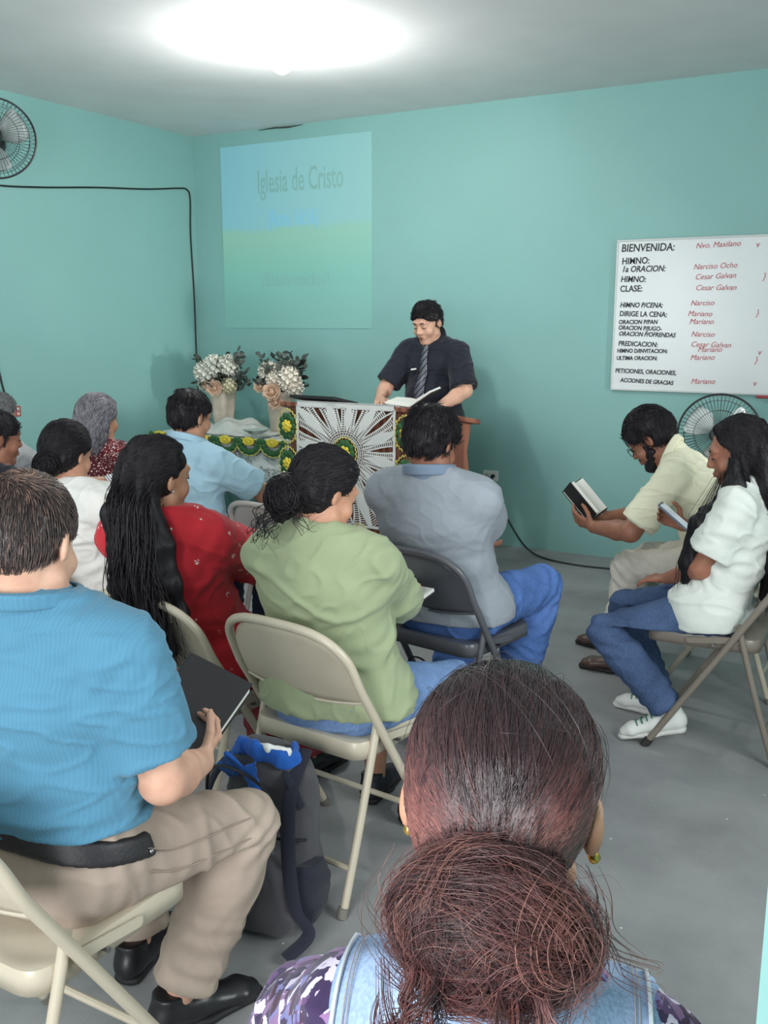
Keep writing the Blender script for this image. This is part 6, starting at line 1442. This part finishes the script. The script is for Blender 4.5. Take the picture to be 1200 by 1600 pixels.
for k, z in enumerate(zs):
    w_ = .016 + .026 * (k / 15) if k > 1 else .020; y = surf(sv_, 0, z) + .006 if k > 0 else surf(sv_, 0, z - .02) + .010
    L_.append([(-w_, y - .003, z), (0, y + .003, z), (w_, y - .003, z)])
n = len(L_); vv = [q for a in L_ for q in a] + [(0, L_[-1][1][1], zs[-1] - .035)]
b.add(vv, [(3 * k + j, 3 * k + j + 1, 3 * k + j + 4, 3 * k + j + 3) for k in range(n - 1) for j in (0, 1)] + [(3 * n - 3, 3 * n - 2, 3 * n), (3 * n - 2, 3 * n - 1, 3 * n)]); o = b.build('necktie', m_tie, p.root); sm = o.modifiers.new('s', 'SOLIDIFY'); sm.thickness = .005; sm.offset = 1
b = MB(); b.ball((0, surf(sv_, 0, p.nb[2] - .03) + .006, p.nb[2] - .004), (.019, .012, .021), 10); b.build('tie_knot', m_tie, p.root)
zz = p.nb[2] - .165; b = MB(); b.prism(rounded([(-.019, -.005), (.019, -.005), (.019, .005), (-.019, .005)], .004), 0, .005, M=Matrix.Translation((.075, surf(sv_, .075, zz) + .001, zz)) @ Matrix.Rotation(R_(8), 4, 'Y') @ Matrix.Rotation(-pi / 2, 4, 'X')); b.build('name_pin', m_white, p.root)
SPK = p

# ------------------------------------------------------------------ things in hands, bags
book('black closed bible in the lap of the man in the blue shirt', (-1.38, 1.575, .672), (Matrix.Rotation(R_(42), 3, 'Z') @ Matrix.Rotation(R_(38), 3, 'X') @ Matrix.Rotation(R_(-36), 3, 'Z')).to_euler(), .155, .225, .036)
book('open book on the knees of the woman in the green sweater', (-1.515, 2.735, .615), (R_(16), R_(4), R_(-12)), .125, .19, .022, (16, 12))
book('open book held up by the man in the pale blue shirt', (-2.52, 3.62, .745), (R_(28), R_(6), R_(-4)), .145, .21, .024, (14, 16))
book('open black bible in the hands of the man in cream', (-1.352, 4.15, .715), (R_(46), R_(0), R_(88)), .115, .185, .034, (50, 50), lines=False)
book('open bible with a dark cover on the lectern before the speaker', (-2.70, 5.16, 1.045), (R_(-4), R_(0), R_(188)), .165, .22, .026, (34, 6), lines=False)
book('small white booklet on the lap of the man in the grey polo', (-1.72, 3.52, .685), (R_(10), 0, R_(10)), .12, .17, .012, (8, 10))
ph = empty('phone', (-.815, 3.725, .80), 0, 'mobile phone with lit screen in the hand of the long-haired woman', 'phone'); ph.rotation_euler = (R_(38), R_(0), R_(92))
b = MB(); b.prism(rounded([(-.037, -.078), (.037, -.078), (.037, .078), (-.037, .078)], .01), 0, .008); b.build('case', plain('grey_phone_case', (96, 108, 122), .4), ph, smooth=False, bevel=.002)
m_scr = M('lit_screen', .15); m_scr.color(srgb(40, 44, 50)); m_scr.b.inputs['Emission Color'].default_value = srgb(190, 205, 215); m_scr.b.inputs['Emission Strength'].default_value = .6; m_scr = m_scr.done()
b = MB(); b.prism(rounded([(-.033, -.070), (.033, -.070), (.033, .070), (-.033, .070)], .006), .008, .0088); b.build('screen', m_scr, ph, smooth=False)

# backpack standing behind the beige chair of the woman in green
m_bp = fabric('charcoal_nylon', (78, 76, 80), weave=500); m_bpd = fabric('dark_navy_webbing', (36, 38, 50)); m_bpb = fabric('royal_blue_lining', (34, 92, 178))
bp = empty('backpack', (-1.40, 1.86, 0), R_(-8), 'grey and black school backpack with a blue lining standing behind the beige chair', 'backpack')
d = SDF(.007)
d.ec((0, 0, .07), (0, .02, .40), (.15, .115), (.135, .085), (1, 0, 0), .03); d.el((0, .0, .10), (.165, .125, .11), None, .05); d.el((0, -.095, .17), (.105, .055, .13), None, .04); d.plane((0, 0, .012), (0, 0, -1)); d.plane((0, .03, .475), (.12, -.15, 1), .03)
sdf_obj(d, 'body', m_bp, bp, dict(amp=.006, seed=141, freq=18))
d = SDF(.006); d.el((0, -.135, .16), (.085, .030, .10), None, .03); d.plane((0, 0, .03), (0, 0, -1)); sdf_obj(d, 'front_pocket', m_bpd, bp, dict(amp=.003, seed=142))
d = SDF(.005); d.polyline([(-.105, .0, .445), (-.05, -.04, .476), (.02, -.055, .484), (.075, -.035, .472), (.095, .01, .455), (.05, .05, .462)], [(.010, .026)] * 6, .012); d.ec((-.09, -.055, .40), (-.02, -.09, .46), (.03, .007), (.035, .007), (1, 0, 0), .015); d.ec((.02, -.085, .455), (.065, -.10, .41), (.03, .007), (.012, .006), (1, 0, 0), .015); sdf_obj(d, 'lining', m_bpb, bp, dict(amp=.007, seed=143, freq=40))
d = SDF(.005); d.polyline([(.0, -.045, .495), (.05, -.045, .498), (.085, -.01, .482)], [(.008, .014)] * 3, .01); sdf_obj(d, 'white_edging', m_white, bp, dict(amp=.004, seed=144))
for x in (-1, 1):
    d = SDF(.006); d.el((x * .150, -.01, .13), (.030, .075, .10), None, .02); d.plane((0, 0, .205), (0, 0, 1)); sdf_obj(d, 'side_pocket', m_bpd, bp, dict(amp=.004, seed=146))
b = MB(); b.tube(smooth_path([(-.145, -.03, .10), (-.135, -.085, .30), (-.10, -.105, .42), (0, -.115, .455), (.10, -.105, .42), (.135, -.085, .30), (.145, -.03, .10)], 6), .0045, 6); b.build('main_zip', m_black, bp)
for x, pts in ((.11, [(.09, .05, .47), (.135, -.06, .40), (.165, -.10, .25), (.175, -.09, .12), (.20, -.07, .055), (.185, -.14, .02)]), (-.11, [(-.09, .05, .46), (-.14, -.05, .38), (-.17, -.08, .22), (-.165, -.06, .08)])):
    b = MB(); b.tube(smooth_path(pts, 6), .019, 10, flat=.3); b.build('shoulder_strap', m_bpd, bp)
b = MB(); b.tube(smooth_path([(.085, -.02, .44), (.13, -.045, .42), (.145, -.03, .36)], 5), .012, 8, flat=.3); b.build('grab_loop', m_bpd, bp)
b = MB(); b.tube(smooth_path([(-.11, -.09, .30), (0, -.155, .315), (.115, -.10, .30), (.15, -.02, .27)], 6), .004, 6); o = b.build('zip', m_black, bp)
b = MB(); b.tube([(.118, -.105, .30), (.125, -.112, .265)], .0045, 6); b.build('zip_pull', m_steel, o)
# black handbag on the floor beneath the grey chair
hb = empty('handbag', (-1.58, 3.05, 0), R_(-9), 'black fabric bag on the floor beneath the grey folding chair', 'bag')
d = SDF(.007); d.ec((-.07, .02, .09), (.07, .02, .09), (.085, .085), (.085, .085), (0, 1, 0), .03); d.ec((-.05, .02, .2), (.05, .02, .2), (.06, .05), (.06, .05), (0, 1, 0), .06); d.plane((0, 0, .006), (0, 0, -1)); sdf_obj(d, 'body', plain('black_bag_cloth', (30, 29, 34), .7, bump=.2), hb, dict(amp=.005, seed=151))
b = MB(); b.tube(smooth_path([(-.06, .02, .235), (-.03, .0, .30), (.03, .0, .30), (.06, .02, .235)], 6), .007, 8, flat=.5); b.build('strap', m_bpd, hb)
